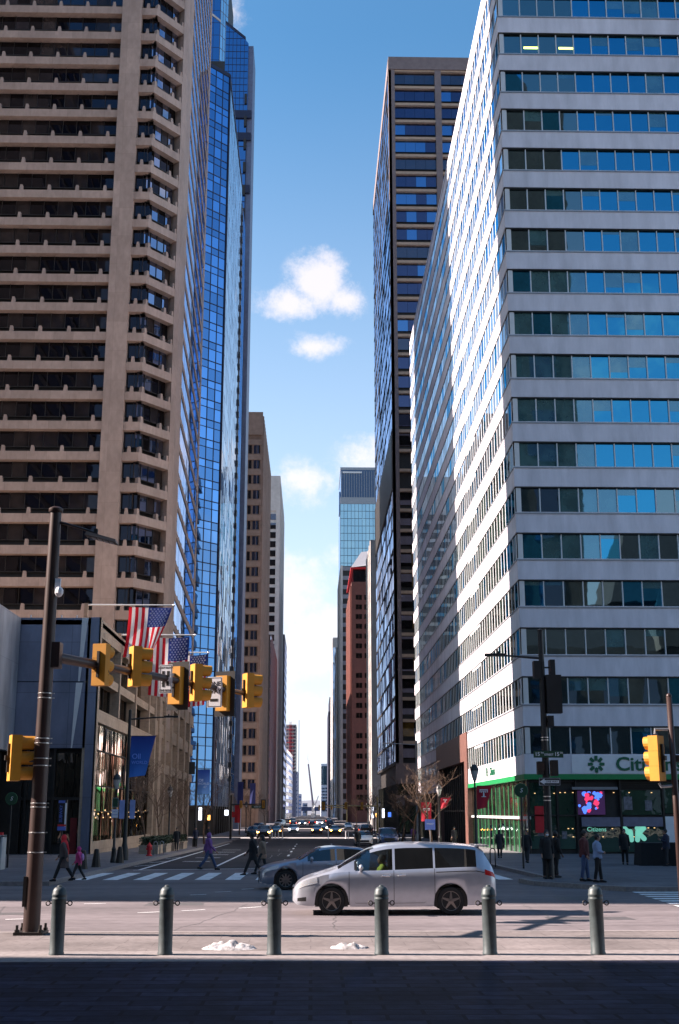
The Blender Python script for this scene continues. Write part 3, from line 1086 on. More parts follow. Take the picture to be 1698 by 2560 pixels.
# stone base of the tower with piers and a deep opening
b = MB()
BS = (-15.6, 119.2, -.02, .9998)
for s0, w in ((0, 2.4), (5.4, 2.6), (11.5, 1.6), (19, 1.6), (27, 2), (36, 2), (44, 2)):
    b.fbox(BS, s0, s0 + w, -2.2, .15, -1.5, 15.6)
b.fbox(BS, 2.4, 52, -2.2, .02, 14.0, 15.55)
b.fbox(BS, 2.4, 52, -2.2, -.02, 10.2, 11.6)
b.fbox(BS, 7, 52, -2.2, -.02, 6.6, 7.6)
b.build('stone_base', M_beige2, bt)
b = MB()
for i in range(16):
    b.pane(BS, 2.5 + i * 3, 5.4 + i * 3, -1.6, 11.6, 14, 0, .005)
    b.pane(BS, 2.5 + i * 3, 5.4 + i * 3, -1.6, 7.6, 10.2, 0, .005)
    b.pane(BS, 2.5 + i * 3, 5.4 + i * 3, -2.0, -1, 6.6, 0, .005)
b.build('base_window', [G_brz], bt)

# ------------------------------------------------------------------ curtain-wall towers
def curtain(parent, F, L, z0, z1, fh, mw, gm, mm, name, n=0., mull=.09, dep=.06, minor=.0, tilt=.004, vstep=1, hh=.12, maxp=6000, extra=None):
    b = MB()
    nf = max(1, round((z1 - z0) / fh))
    fh = (z1 - z0) / nf
    nc = max(1, round(L / mw))
    mw = L / nc
    for i in range(nc):
        for k in range(nf):
            a, c = z0 + k * fh, z0 + (k + 1) * fh
            g = 0 if (extra is None or random.random() > .12) else 2
            if minor:
                b.pane(F, i * mw, i * mw + mw, n, a, a + fh * minor, g, tilt)
                b.pane(F, i * mw, i * mw + mw, n, a + fh * minor, c, g, tilt)
            else:
                b.pane(F, i * mw, i * mw + mw, n, a, c, g, tilt)
    for i in range(0, nc + 1, vstep):
        b.fbox(F, i * mw - mull / 2, i * mw + mull / 2, n - .02, n + dep, z0, z1, 1)
    for k in range(nf + 1):
        b.fbox(F, -mull / 2, L + mull / 2, n - .02, n + dep - .004, z0 + k * fh - hh / 2, z0 + k * fh + hh / 2, 1)
        if minor and k < nf:
            b.fbox(F, 0, L, n - .02, n + dep - .006, z0 + (k + minor) * fh - hh / 3, z0 + (k + minor) * fh + hh / 3, 1)
    return b.build(name, [gm, mm] + ([extra] if extra else []), parent)

M_mull_b = mat('navy_mullion', (.006, .010, .04), .5, var=.1)
M_mull_l = mat('grey_blue_mullion', (.10, .13, .2), .5, var=.1)
g1 = thing('blue_glass_tower', 'blue mirror glass tower with a gridded chamfered corner facing the camera', 'building', (-16, 185, gz(185)), world=True)
random.seed(11)
b = MB()
b.prism([(-45, 183.6), (-18.6, 183.6), (-15.6, 186.6), (-15.6, 223.7), (-45, 223.7)], -2, 126)
b.build('core', M_dark, g1)
curtain(g1, (-18.3, 182.9, .7071, .7071), 4.67, 3.5, 127.6, 3.32, 1.55, G_blue, M_mull_b, 'chamfer_glass', minor=.62, tilt=.002, mull=.12, hh=.15)
curtain(g1, (-45, 182.9, 1, 0), 26.6, 3.5, 127.6, 3.32, 1.6, G_blue, M_mull_b, 'front_glass', minor=.62, mull=.12)
curtain(g1, (-15.0, 186.2, 0, 1), 37.5, 3.5, 127, 3.32, 1.25, G_blue2, M_mull_l, 'street_glass', tilt=.012, mull=.05, hh=.09, dep=.012)
b = MB()
b.prism([(-45, 182.8), (-18.27, 182.8), (-14.9, 186.15), (-14.9, 224), (-45, 224)], 127.6, 128.3)
b.tube([(-14.98, 186.2, 3), (-14.98, 186.2, 128)], .2, 6)
b.build('roof_edge', M_mull_b, g1)
b = MB()
for x in (-18.3, -16.5, -14.95):
    b.box(x - .25, x + .25, 186.2, 186.6, -2, 3.5)
for y in range(190, 224, 5):
    b.box(-15.3, -14.8, y, y + .6, -2, 3.5)
b.box(-45, -15.0, 182.95, 223.9, 3.1, 3.5)
b.build('street_columns', M_metal_dk, g1)
# dark slot with balconies beside the glass
g1b = thing('slot_tower', 'narrow dark tower with stacked balcony ledges beside the blue glass', 'building', (-14.6, 226, gz(226)), world=True)
b = MB()
b.box(-40, -14.9, 224.3, 236, -2, 124)
b.build('wall', M_dark, g1b)
for k in range(46):
    b = MB()
    b.box(-15.1, -14.72, 224.35, 225.6, 8 + k * 2.5, 8.95 + k * 2.5)
    b.build('balcony', M_metal_dk, g1b)
curtain(g1b, (-14.88, 226.6, 0, 1), 9.3, 6, 124, 3.6, 1.5, G_blue, M_mull_b, 'window_wall', dep=.012)

g2 = thing('gabled_glass_tower', 'blue glass tower with a sloping gable top and dark right edge', 'building', (-16, 254, gz(254)), world=True)
b = MB()
b.prism([(-40, 254.6), (-15.9, 254.6), (-15.9, 263.6), (-40, 263.6)], -2, 178)
b.build('core', M_dark, g2)
curtain(g2, (-38, 254, 1, 0), 21.7, 4, 162, 3.6, 1.8, G_blue, M_mull_b, 'front_glass', mull=.16, hh=.2, minor=.0, tilt=.01)
b = MB()
gl_poly = [(-21.8, 163), (-16.2, 163), (-16.2, 182.5), (-17.0, 183.6), (-21.7, 187.8)]
b.add([(x, 253.9, z) for x, z in gl_poly] + [(x, 262, z) for x, z in gl_poly], [(0, 1, 2, 3, 4), (9, 8, 7, 6, 5)] + [(i, (i + 1) % 5, 5 + (i + 1) % 5, 5 + i) for i in range(5)])
b.build('gable_glass', G_blue, g2)
b = MB()
for i in range(1, 6):
    x = -21.8 + i * .93
    ht = 187.6 - (x + 21.7) * .9
    b.box(x - .05, x + .05, 253.82, 253.9, 163, min(ht, 187) - .3)
for k in range(13):
    z = 164 + k * 1.8
    b.box(-21.7, min(-16.3, -21.7 + (187.6 - z) / .9), 253.83, 253.89, z - .05, z + .05)
for z in (162.2, 156.3, 142.6):
    b.box(-36, -15.2, 253.6, 254.05, z, z + 2.0)
b.build('dark_frame', M_mull_b, g2)
b = MB()
b.add([(-21.8, 253.7, 187.8), (-16.9, 253.7, 183.5), (-16.9, 253.7, 184.2), (-21.8, 253.7, 188.6), (-21.8, 262, 187.8), (-16.9, 262, 183.5), (-16.9, 262, 184.2), (-21.8, 262, 188.6)],
      [(0, 1, 2, 3), (7, 6, 5, 4), (0, 4, 5, 1), (1, 5, 6, 2), (2, 6, 7, 3), (3, 7, 4, 0)])
b.build('gable_coping', M_mull_b, g2)
M_slate = mat('slate_blue_panel', (.11, .13, .2), .45, .3, var=.15)
b = MB()
b.box(-16.3, -15.0, 254.2, 264, -2, 182)
b.build('edge_panel', M_slate, g2)
for k in range(26):
    b = MB()
    b.box(-16.9, -16.29, 253.55, 254.3, 16 + k * 6, 18.6 + k * 6)
    b.build('balcony', M_metal_dk, g2)

g2a = thing('tall_glass_spire', 'tallest blue glass tower rising out of the top of the frame', 'building', (-30, 302, gz(302)), world=True)
b = MB()
b.prism([(-50, 300.7), (-27.6, 300.7), (-26, 303.2), (-26, 330), (-50, 330)], -2, 246)
b.build('core', M_dark, g2a)
curtain(g2a, (-46, 300, 1, 0), 18.6, 20, 246, 4, 1.9, G_blue, M_mull_b, 'front_glass', mull=.1, hh=.12, dep=.03)
curtain(g2a, (-27.3, 300, .5, .866), 3.9, 20, 246, 4, 1.3, G_blue2, M_mull_l, 'corner_glass', mull=.1, hh=.12)
b = MB()
b.add([(-33.5, 299.7, 227.4), (-27.2, 299.7, 221.9), (-27.2, 299.7, 222.5), (-33.5, 299.7, 228.1), (-33.5, 300.0, 227.4), (-27.2, 300.0, 221.9), (-27.2, 300.0, 222.5), (-33.5, 300.0, 228.1)],
      [(0, 1, 2, 3), (7, 6, 5, 4), (0, 4, 5, 1), (1, 5, 6, 2), (2, 6, 7, 3), (3, 7, 4, 0)])
b.build('gable_line', M_concrete, g2a)

# ------------------------------------------------------------------ stone and brick towers, each window a part of its own
def win_mesh(w, h, mull=1, frame=.09):
    b = MB()
    b.box(-w / 2, w / 2, -.04, .0, 0, h, 1)
    pw = (w - frame * (mull + 2)) / (mull + 1)
    for i in range(mull + 1):
        x = -w / 2 + frame + i * (pw + frame)
        b.quad((x, -.055, frame), (x + pw, -.055, frame), (x + pw, -.055, h - frame), (x, -.055, h - frame), 0)
    return b
def windows(parent, F, ss, zs, w, h, gm, fm, mull=1, name='window', limit=100):
    proto = None
    cnt = 0
    rest = MB()
    ang = math.atan2(F[3], F[2])
    for z in sorted(zs, reverse=False):
        for s in ss:
            p = Vector((F[0] + F[2] * s, F[1] + F[3] * s, z)) - Vector(parent.location)
            if proto is None:
                proto = win_mesh(w, h, mull).build(name, [gm, fm], parent)
                o = proto
            else:
                o = proto.copy()
                COL.objects.link(o)
            o.parent = parent
            o.location = p
            o.rotation_euler = (0, 0, ang)
            cnt += 1
    return cnt

l3 = thing('brown_stone_tower', 'brown stone tower with paired windows beyond the blue glass on left', 'building', (-17, 285, gz(285)), world=True)
M_l3 = mat('brown_stone', (.27, .165, .115), .75, var=.16, scale=1.2, dirt=.2, dscale=.2)
M_l3l = mat('light_brown_stone', (.36, .245, .19), .75, var=.14, scale=1.0, dirt=.2, dscale=.2)
b = MB()
b.box(-40, -12.9, 285, 340, -2, 99)
b.build('wall', M_l3, l3)
b = MB()
for i in range(18):
    b.box(-12.9, -12.35, 285.3 + i * 3.05, 286.5 + i * 3.05, -2, 98.5)
for k in range(24):
    b.box(-12.9, -12.5, 286, 340, 7.2 + k * 3.85, 8.6 + k * 3.85)
b.box(-40, -12.6, 284.7, 285, 93.5, 99.4)
b.build('side_pier', M_l3l, l3)
b = MB()
for k in range(23):
    b.box(-20, -12.9, 284.7, 284.99, 6.2 + k * 3.85, 7.5 + k * 3.85)
b.build('sill_band', M_l3l, l3)
windows(l3, (-16.2, 285, 1, 0), [-1.9, .15, 2.2], [7.7 + k * 3.85 for k in range(22)], 1.75, 2.3, G_brz, M_l3l, 1)

l5 = thing('dark_office_slab', 'dark slab building with a mirror glass side below the white banded tower', 'building', (-14.5, 400, gz(400)), world=True)
b = MB()
b.box(-40, -14.1, 400, 470, -2, 60)
b.build('wall', mat('umber_stone', (.05, .033, .028), .7, var=.2), l5)
b = MB()
for k in range(15):
    b.box(-14.1, -13.8, 400.5, 470, 3 + k * 3.8, 4.6 + k * 3.8, 1)
    b.box(-14.08, -13.98, 400.5, 470, 4.6 + k * 3.8, 6.8 + k * 3.8, 0)
for i in range(14):
    b.box(-13.8, -13.6, 400.4 + i * 5, 401.2 + i * 5, -2, 60, 1)
b.build('street_windows', [G_sky, mat('pink_stone', (.3, .19, .19), .7)], l5)

l4 = thing('white_banded_tower', 'pale tower with white floor bands and dark windows in the distance on left', 'building', (-16, 500, gz(500)), world=True)
M_l4 = mat('pale_stone', (.52, .48, .45), .75, var=.1, scale=.6, dirt=.15, dscale=.1)
b = MB()
b.box(-45, -14.5, 500, 574, -2, 128)
b.box(-45, -14.2, 499.6, 574.4, 128, 143.5)
b.box(-15.9, -14.2, 499.5, 500, -2, 128)
for i in range(12):
    b.box(-14.5, -14.0, 501 + i * 6.2, 503.6 + i * 6.2, -2, 140)
b.build('wall', M_l4, l4)
for k in range(31):
    b = MB()
    b.box(-30, -15.9, 499.8, 500.05, 4 + k * 4.0, 6.6 + k * 4.0)
    b.build('ribbon_window', G_brz, l4)
l6 = thing('dark_edge_tower', 'dark thin tower edge beside the pale banded tower', 'building', (-15, 585, gz(585)), world=True)
b = MB()
b.box(-45, -13.7, 592, 640, -2, 88)
b.build('wall', mat('navy_stone', (.03, .03, .05), .6), l6)
b = MB()
for k in range(20):
    b.box(-13.72, -13.6, 592.5, 640, 4 + k * 4.1, 6.2 + k * 4.1)
b.build('ribbon_window', G_brz, l6)

l7 = thing('white_low_block', 'low white block with balconies before the red scaffold tower', 'building', (-16, 700, gz(700)), world=True)
b = MB()
b.prism([(-40, 700), (-14.6, 700), (-12.4, 790), (-40, 790)], -2, 38)
b.build('wall', mat('white_render', (.6, .6, .62), .8), l7)
b = MB()
for k in range(9):
    b.prism([(-17, 699.8), (-14.5, 699.8), (-12.3, 790), (-12.6, 790)], 2 + k * 4, 3.8 + k * 4)
b.build('balcony_band', G_brz, l7)

sc = thing('building_under_construction', 'concrete tower under construction with a red hoist mast on its face', 'building', (-15, 850, gz(850)), world=True)
for k in range(14):
    b = MB()
    b.box(-19, -10.9, 850, 880, 30 + k * 2.4, 30.7 + k * 2.4)
    b.build('floor_slab', M_concrete, sc)
b = MB()
for x in (-18.6, -16.4, -13.6, -11.4):
    for y in (851, 865, 879):
        b.box(x, x + .5, y, y + .5, 29, 62)
b.build('column', M_concrete, sc)
b = MB()
b.box(-18, -12, 854, 878, 28, 61)
b.box(-19, -10.9, 850, 880, -2, 29)
b.build('core', mat('hazy_blue_gray', (.10, .12, .2), .7), sc)  # distance haze is mixed into this bluish grey
b = MB()
for x in (-15.6, -14.6):
    b.box(x, x + .25, 849, 849.3, 0, 64)
for k in range(34):
    z = 26 + k * 1.1
    b.tube([(-15.5, 849.1, z), (-14.45, 849.1, z + 1.1)], .12, 4)
for k in range(10):
    b.box(-17.5 + (k % 3), -12.5, 849.4, 849.7, 32 + k * 2.9, 32.5 + k * 2.9)
b.build('hoist_mast', mat('red_steel', (.5, .03, .05), .6), sc)

# right-hand row beyond the white tower
r2 = thing('brown_frame_tower', 'tall tower with brown concrete frame and dark ribbon windows on the right', 'building', (13.5, 196, gz(196)), world=True)
M_r2 = mat('brown_concrete', (.19, .148, .145), .8, var=.1, scale=1.5, dirt=.12, dscale=.3)
RF = (13.5, 196.0, 1, 0)
RS = (13.5, 252.0, 0, -1)
b = MB()
b.box(14.1, 50, 197, 251.5, -2, 136)
b.build('core', M_dark, r2)
b = MB()
for s0 in (0, 8.6, 17.2, 25.8):
    b.fbox(RF, s0, s0 + 1.15, -1, 0, 7, 136.4)
b.fbox(RF, 0, 36, -1, .12, 136.4, 139)
b.box(13.5, 50, 197, 252, 138, 138.8)
b.fbox(RF, 0, 36, -1, .1, 7, 10.2)
b.build('concrete_frame', M_r2, r2)
b = MB()
G_amb = glass('amber_room', (.12, .075, .02), (.6, .6, .6), .05)
rows = [10.2 + k * 3.51 for k in range(36)]
for k, z in enumerate(rows):
    b.fbox(RF, 1.15, 36, -.9, -.12, z + 3.0, z + 3.5)
b.build('floor_beam', mat('tan_concrete', (.40, .29, .21), .8, var=.1), r2)
for k, z in enumerate(rows):
    if 13 <= k <= 14:
        continue
    random.seed(k)
    for c in range(2):
        b = MB()
        for i in range(4):
            b.pane(RF, 1.2 + c * 8.6 + i * 1.84, 3.0 + c * 8.6 + i * 1.84, -.7, z + .75, z + 2.95, (1 if random.random() < .18 else 0) if k % 5 else 2, .004)
        b.build('ribbon_window', [G_r2 if k > 12 else G_brz, G_blue if k > 16 else G_amb if k < 12 else G_brz, G_brz], r2)
b = MB()
for c in range(24):
    for k, z in enumerate(rows):
        if 13 <= k <= 15:
            continue
        b.pane(RS, c * 2.33 + .05, c * 2.33 + 2.3, -.02, z + .3, z + 3.5, 0, .03)
    b.fbox(RS, c * 2.33 - .05, c * 2.33 + .05, -.05, -.0, 10.2, 136.4, 1)
for k, z in enumerate(rows):
    b.fbox(RS, 0, 55, -.3, .05, z - .12, z + .3, 1)
b.fbox(RS, 0, 55.8, -.3, .1, 136.3, 138.6, 2)
b.fbox(RS, 0, 55.9, -.3, .16, rows[13], rows[15] + 3.2, 3)
b.fbox(RS, 55.2, 56, -.5, .02, 7, 136.3, 2)
b.build('street_glass', [G_sky, M_dark, M_r2, M_metal_dk], r2)
b = MB()
for i in range(18):
    b.pane(RF, .3 + i * 2, 2.2 + i * 2, -.5, -.5, 6.8, 0, .02)
    b.pane(RS, 2 + i * 3, 4.8 + i * 3, -.5, -.5, 6.8, 0, .02)
    b.fbox(RF, .1 + i * 2, .3 + i * 2, -.5, -.2, -2, 7, 1)
    b.fbox(RS, 1.8 + i * 3, 2.0 + i * 3, -.5, -.1, -2, 7, 1)
b.build('storefront', [G_shop2, M_metal_dk], r2)
b = MB()
b.box(13.45, 50, 195.6, 196, 3.6, 5.2)
b.build('canopy', M_r2, r2)

r25 = thing('white_pier_tower', 'narrow tower with sunlit white piers between brown frame and brick towers', 'building', (13.5, 268, gz(268)), world=True)
b = MB()
b.box(13.6, 45, 268, 292, -2, 62)
b.build('core', G_brz, r25)
b = MB()
for i in range(5):
    b.box(13.1, 13.7, 268 + i * 5.2, 269.8 + i * 5.2, -2, 63)
for k in range(15):
    b.box(13.3, 13.62, 268, 292, 4 + k * 4, 5.2 + k * 4)
b.box(13.1, 45, 267.6, 268, -2, 63)
b.build('white_pier', M_l4, r25)

red = thing('red_brick_tower', 'red granite tower with small square windows and sloped grey top', 'building', (14, 416, gz(416)), world=True)
M_rb = mat('red_granite', (.17, .055, .04), .7, var=.14, scale=1., dirt=.15, dscale=.2)
b = MB()
b.box(13.6, 50, 416, 470, -2, 81.3)
b.build('wall', M_rb, red)
windows(red, (15.6, 416, 1, 0), [.6, 3.6, 6.6], [3 + k * 3.42 for k in range(22) if k not in (8, 14)], 2.3, 1.9, G_pod, M_rb, 1)
b = MB()
for i in range(9):
    b.box(13.2, 13.62, 417 + i * 6, 420 + i * 6, -2, 80)
b.build('street_pier', M_rb, red)
b = MB()
b.prism([(14.3, 418), (50, 418), (50, 466), (14.3, 466)], 81.3, 86.6)
b.build('attic_windows', G_brz, red)
b = MB()
b.add([(13.5, 416.5, 86.6), (50, 416.5, 91), (50, 466, 91), (13.5, 466, 86.6), (17.5, 424, 93.8), (46, 424, 96), (46, 460, 96), (17.5, 460, 93.8)],
      [(0, 3, 2, 1), (4, 5, 6, 7), (0, 1, 5, 4), (1, 2, 6, 5), (2, 3, 7, 6), (3, 0, 4, 7)])
b.build('sloped_roof', mat('zinc_roof', (.30, .30, .32), .5, .2, var=.08), red)
b = MB()
b.box(13.4, 50, 416.3, 466, 86.2, 86.62)
b.build('red_trim', M_red, red)

tt = thing('teal_glass_tower', 'pale teal glass tower with a louvred crown far down right side', 'building', (15, 600, gz(600)), world=True)
b = MB()
b.box(14.6, 50, 600.7, 640, -2, 175)
b.build('core', M_dark, tt)
curtain(tt, (14, 600, 1, 0), 30, 40, 157, 3.9, 1.9, G_teal, mat('teal_mullion', (.10, .16, .2), .5), 'front_glass', tilt=.03, mull=.22, hh=.26)
b = MB()
b.box(14, 45, 599.9, 640, 157, 160.5, 1)
b.box(14.3, 45, 600, 640, 160.5, 176, 0)
for i in range(22):
    b.box(14.6 + i * 1.3, 14.85 + i * 1.3, 599.7, 600, 160.5, 174.5, 1)
b.box(15.2, 25.2, 599.6, 599.9, 173.4, 174.3, 2)
b.box(14, 45, 599.8, 640, 175.2, 176.6, 1)
b.box(13.4, 14.2, 602, 612, 153, 164, 0)
b.box(13.95, 14.6, 600.1, 640, -2, 157, 0)
b.build('louvred_crown', [mat('blue_louvre', (.05, .11, .22), .5), M_gray_alu, M_alu], tt)

db = thing('banded_blue_tower', 'dark tower with pale floor bands and a sunlit white corner', 'building', (12, 500, gz(500)), world=True)
b = MB()
b.box(11.9, 40, 500, 560, -2, 104)
b.build('wall', M_dark, db)
b = MB()
for k in range(26):
    b.box(12.7, 40, 499.8, 500.02, 2 + k * 4, 3.7 + k * 4)
b.build('floor_band', mat('slate_band', (.22, .22, .25), .7), db)
b = MB()
b.box(11.85, 12.7, 499.7, 502.5, -2, 104.2)
for i in range(10):
    b.box(11.6, 11.92, 503 + i * 5.6, 505 + i * 5.6, -2, 104)
b.build('white_corner', M_l4, db)
lb = thing('pale_blue_tower', 'pale blue glass tower slab far down the right side', 'building', (12, 700, gz(700)), world=True)
b = MB()
b.box(12.1, 40, 700, 780, -2, 101.5)
b.build('wall', G_blue2, lb)
b = MB()
for i in range(9):
    b.box(12.0 + i * .9, 12.2 + i * .9, 699.7, 700, -2, 101)
for i in range(8):
    b.box(11.8, 12.12, 702 + i * 10, 706 + i * 10, -2, 101.6)
b.box(12.1, 40, 699.8, 780, 96, 101.8)
b.build('pier', M_l4, lb)
dk = thing('navy_tower', 'dark navy tower with small pale window slots far down right side', 'building', (11, 800, gz(800)), world=True)
b = MB()
b.box(10.7, 40, 800, 860, -2, 67)
b.box(11.5, 40, 800, 860, 67, 76.5)
b.build('wall', mat('navy_wall', (.018, .018, .04), .7), dk)
b = MB()
for k in range(17):
    b.box(12.0, 13.0, 799.85, 800.02, 3 + k * 4, 4.6 + k * 4)
b.build('window', mat('pale_slot', (.2, .19, .2), .6), dk)
wo = thing('white_office_block', 'small white and blue office block closing the right side of street', 'building', (10, 1000, gz(1000)), world=True)
b = MB()
b.box(7.6, 40, 1000, 1050, -2, 40.8)
b.build('wall', mat('bluish_white_wall', (.52, .55, .62), .7), wo)  # white wall with distance haze tinted into its colour
for k in range(8):
    b = MB()
    for i in range(5):
        b.box(8.1 + i * 1.2, 8.8 + i * 1.2, 999.8, 1000.02, 3 + k * 2.5, 4.4 + k * 2.5)
    b.build('window_row', G_blue, wo)
b = MB()
b.box(7.55, 40, 999.8, 1000, 24, 39)
b.build('glass_panel', G_teal, wo)
far_lbl = ['small grey-blue block left of the crane base far away', 'tall thin grey block beside the construction tower far away', 'dim low block right under the crane boom far away']
for (x0, x1, y, h, lb_) in ((-12.6, -9.0, 1080, 18, far_lbl[0]), (-15.5, -10.8, 950, 33, far_lbl[1]), (-8.8, -4, 1200, 11, far_lbl[2])):
    t = thing('distant_block', lb_, 'building', (x0, y, gz(y)), world=True)
    b = MB()
    b.box(x0, x1, y, y + 40, -2, h)
    b.build('wall', mat('haze_gray', (.30, .31, .40), .8), t)  # far walls get their haze from the colour itself
    b = MB()
    for k in range(int(h / 3.2)):
        b.box(x0 + .5, x1 - .5, y - .15, y, 2 + k * 3.2, 3.2 + k * 3.2)
    b.build('window_row', G_blue, t)
br = thing('distant_bridge', 'dark blue bridge deck crossing the far end of the street', 'bridge', (0, 1000, 0), world=True)
b = MB()
b.box(-14, 7.4, 1100, 1110, 3.5, 7)
b.build('deck', mat('bridge_blue', (.06, .08, .17), .6), br)
b = MB()
for x in (-12, -5, 3):
    b.box(x, x + 1, 1102, 1108, -2, 3.5)
b.build('pier', M_concrete, br)
hill = MB()
n = 40
vs = [(-500 + 1000 * i / n, 1900, -2) for i in range(n + 1)] + [(-500 + 1000 * i / n, 1950, 12 + 14 * noise.noise(Vector((i * .37, 3.1, 0))) + 6) for i in range(n + 1)] + [(-500 + 1000 * i / n, 2400, -2) for i in range(n + 1)]
hill.add(vs, [(r * (n + 1) + i, r * (n + 1) + i + 1, (r + 1) * (n + 1) + i + 1, (r + 1) * (n + 1) + i) for r in range(2) for i in range(n)])
struct(hill.build('hills', mat('far_hill', (.16, .17, .2), .9), smooth=1))

cr = thing('tower_crane', 'mobile crane with a dark lattice boom standing at street end', 'crane', (1, 800, gz(800)), world=True)
b = MB()
b.box(-.3, 2.4, 799, 806, -.9, 1.8)
b.prism([(.2, 800), (1.9, 800), (1.9, 802), (.2, 802)], 1.8, 8.6)
b.build('cab', M_crane, cr)
b = MB()
b.tube([(.8, 800, 8), (-2.26, 800, 33)], [.75, .55], 6)
b.build('boom', mat('boom_dark', (.05, .05, .1), .6), cr)
b = MB()
b.tube([(-2.26, 800, 33), (-4.4, 800, 42)], [.3, .15], 4)
b.tube([(-2.26, 800, 33), (-3.0, 800, 52)], .06, 4)
b.tube([(1.5, 800, 5), (4.6, 800, 13)], [.4, .25], 4)
b.build('jib', M_crane, cr)
ma = MB()
ma.tube([(-9.56, 900, -1), (-9.56, 900, 68.7)], [.35, .22], 5)
tag(ma.build('radio_mast', M_slate), 'thin radio mast standing right of the red scaffold tower', 'mast')

# ------------------------------------------------------------------ buildings that stand outside the frame, shade the street and show in the glass
ta = thing('east_tower', 'tall beige tower left of the frame whose shadow covers the crossing', 'building', (-45, 70, 0), world=True)
b = MB()
b.box(-80, -41, 44.2, 94.8, -1, 128)
b.build('wall', M_beige, ta)
for k in range(34):
    b = MB()
    b.box(-41.02, -40.8, 45, 94, 6 + k * 3.57, 8.2 + k * 3.57)
    b.build('ribbon_window', G_bge, ta)
ch = thing('city_hall', 'ornate grey stone city hall behind the camera with mansard roofs and tower', 'building', (0, -20, 0), world=True)
M_ch = mat('city_hall_stone', (.10, .095, .085), .85, var=.2, scale=2, dirt=.3, dscale=.3)
M_roof = mat('slate_roof', (.035, .04, .045), .6, var=.2)
b = MB()
b.box(-70, 75, -60, -9, -1, 27)
b.box(-95, -50, -9, 26.2, -1, 48)
b.box(22, 46, -52, -26.5, 27, 130)
b.box(52, 68, -26, -7, 27, 31)
b.box(13, 30, -9, 0, -1, 27)
b.build('wall', M_ch, ch)
b = MB()
for x0, x1, y0, y1, zb, zt, k in ((-70, 75, -60, -9.2, 27, 34, 4), (-95, -50, -9, 26.2, 48, 58, 6), (46, 62, -26, -9.5, 34, 47, 4), (52, 70, -24, -8, 31, 46, 6), (24, 44, -50, -28, 130, 150, 8)):
    b.hexa([(x0, y0, zb), (x1, y0, zb), (x1, y1, zb), (x0, y1, zb), (x0 + k, y0 + k, zt), (x1 - k, y0 + k, zt), (x1 - k, y1 - k, zt), (x0 + k, y1 - k, zt)])
b.build('mansard_roof', M_roof, ch)
b = MB()
for i in range(24):
    for z in (3, 10, 18):
        b.box(-66 + i * 5.8, -64 + i * 5.8, -9.15, -8.95, z, z + 4)
for i in range(12):
    for z in (34 + 14 * (i // 3),):
        b.box(25 + (i % 3) * 6.5, 29 + (i % 3) * 6.5, -26.6, -26.4, z, z + 9)
b.build('window', G_brz, ch)
# ------------------------------------------------------------------ bollards
prof = [(.135, 0), (.135, .03), (.125, .05), (.125, .92), (.132, .93), (.132, .955), (.126, .965), (.126, .99), (.132, 1.0), (.132, 1.025), (.124, 1.04), (.118, 1.09), (.09, 1.135), (.045, 1.155), (.04, 1.175), (.0, 1.185)]
B_LBL = ['grey-green bollard standing in front of the brown signal pole base, first from the left', 'grey-green bollard second from the left, before the zebra crossing', 'grey-green bollard right of the longer snow heap, before the sedan wheel',
         'grey-green bollard in front of the minivan door seam', 'grey-green bollard in front of the minivan tail', 'grey-green bollard farthest right, before the standing couple']
bx = [(-4.5, 22.6), (-2.58, 22.58), (-.65, 22.55), (1.26, 22.52), (3.18, 22.48), (5.1, 22.45)]
boll = None
for (x, y), lb_ in zip(bx, B_LBL):
    if boll is None:
        boll = thing('bollard', lb_, 'bollard', (x, y, .15), 0, 'bollards along the plaza edge')
        b = MB()
        b.lathe(prof, n=20)
        b.build('post', M_boll, boll, smooth=40)
        for sx_ in (-1, 1):
            b = MB()
            pts = [(sx_ * (.195 + .038 * math.cos(t * math.pi / 6)), 0, .87 + .038 * math.sin(t * math.pi / 6)) for t in range(13)]
            b.tube(pts, .011, 6)
            b.tube([(sx_ * .12, 0, .87), (sx_ * .16, 0, .87)], .014, 6)
            b.build('chain_eye', M_metal_dk, boll, smooth=1)
    else:
        dup(boll, (x, y, .15), random.uniform(-.12, .12), lb_)

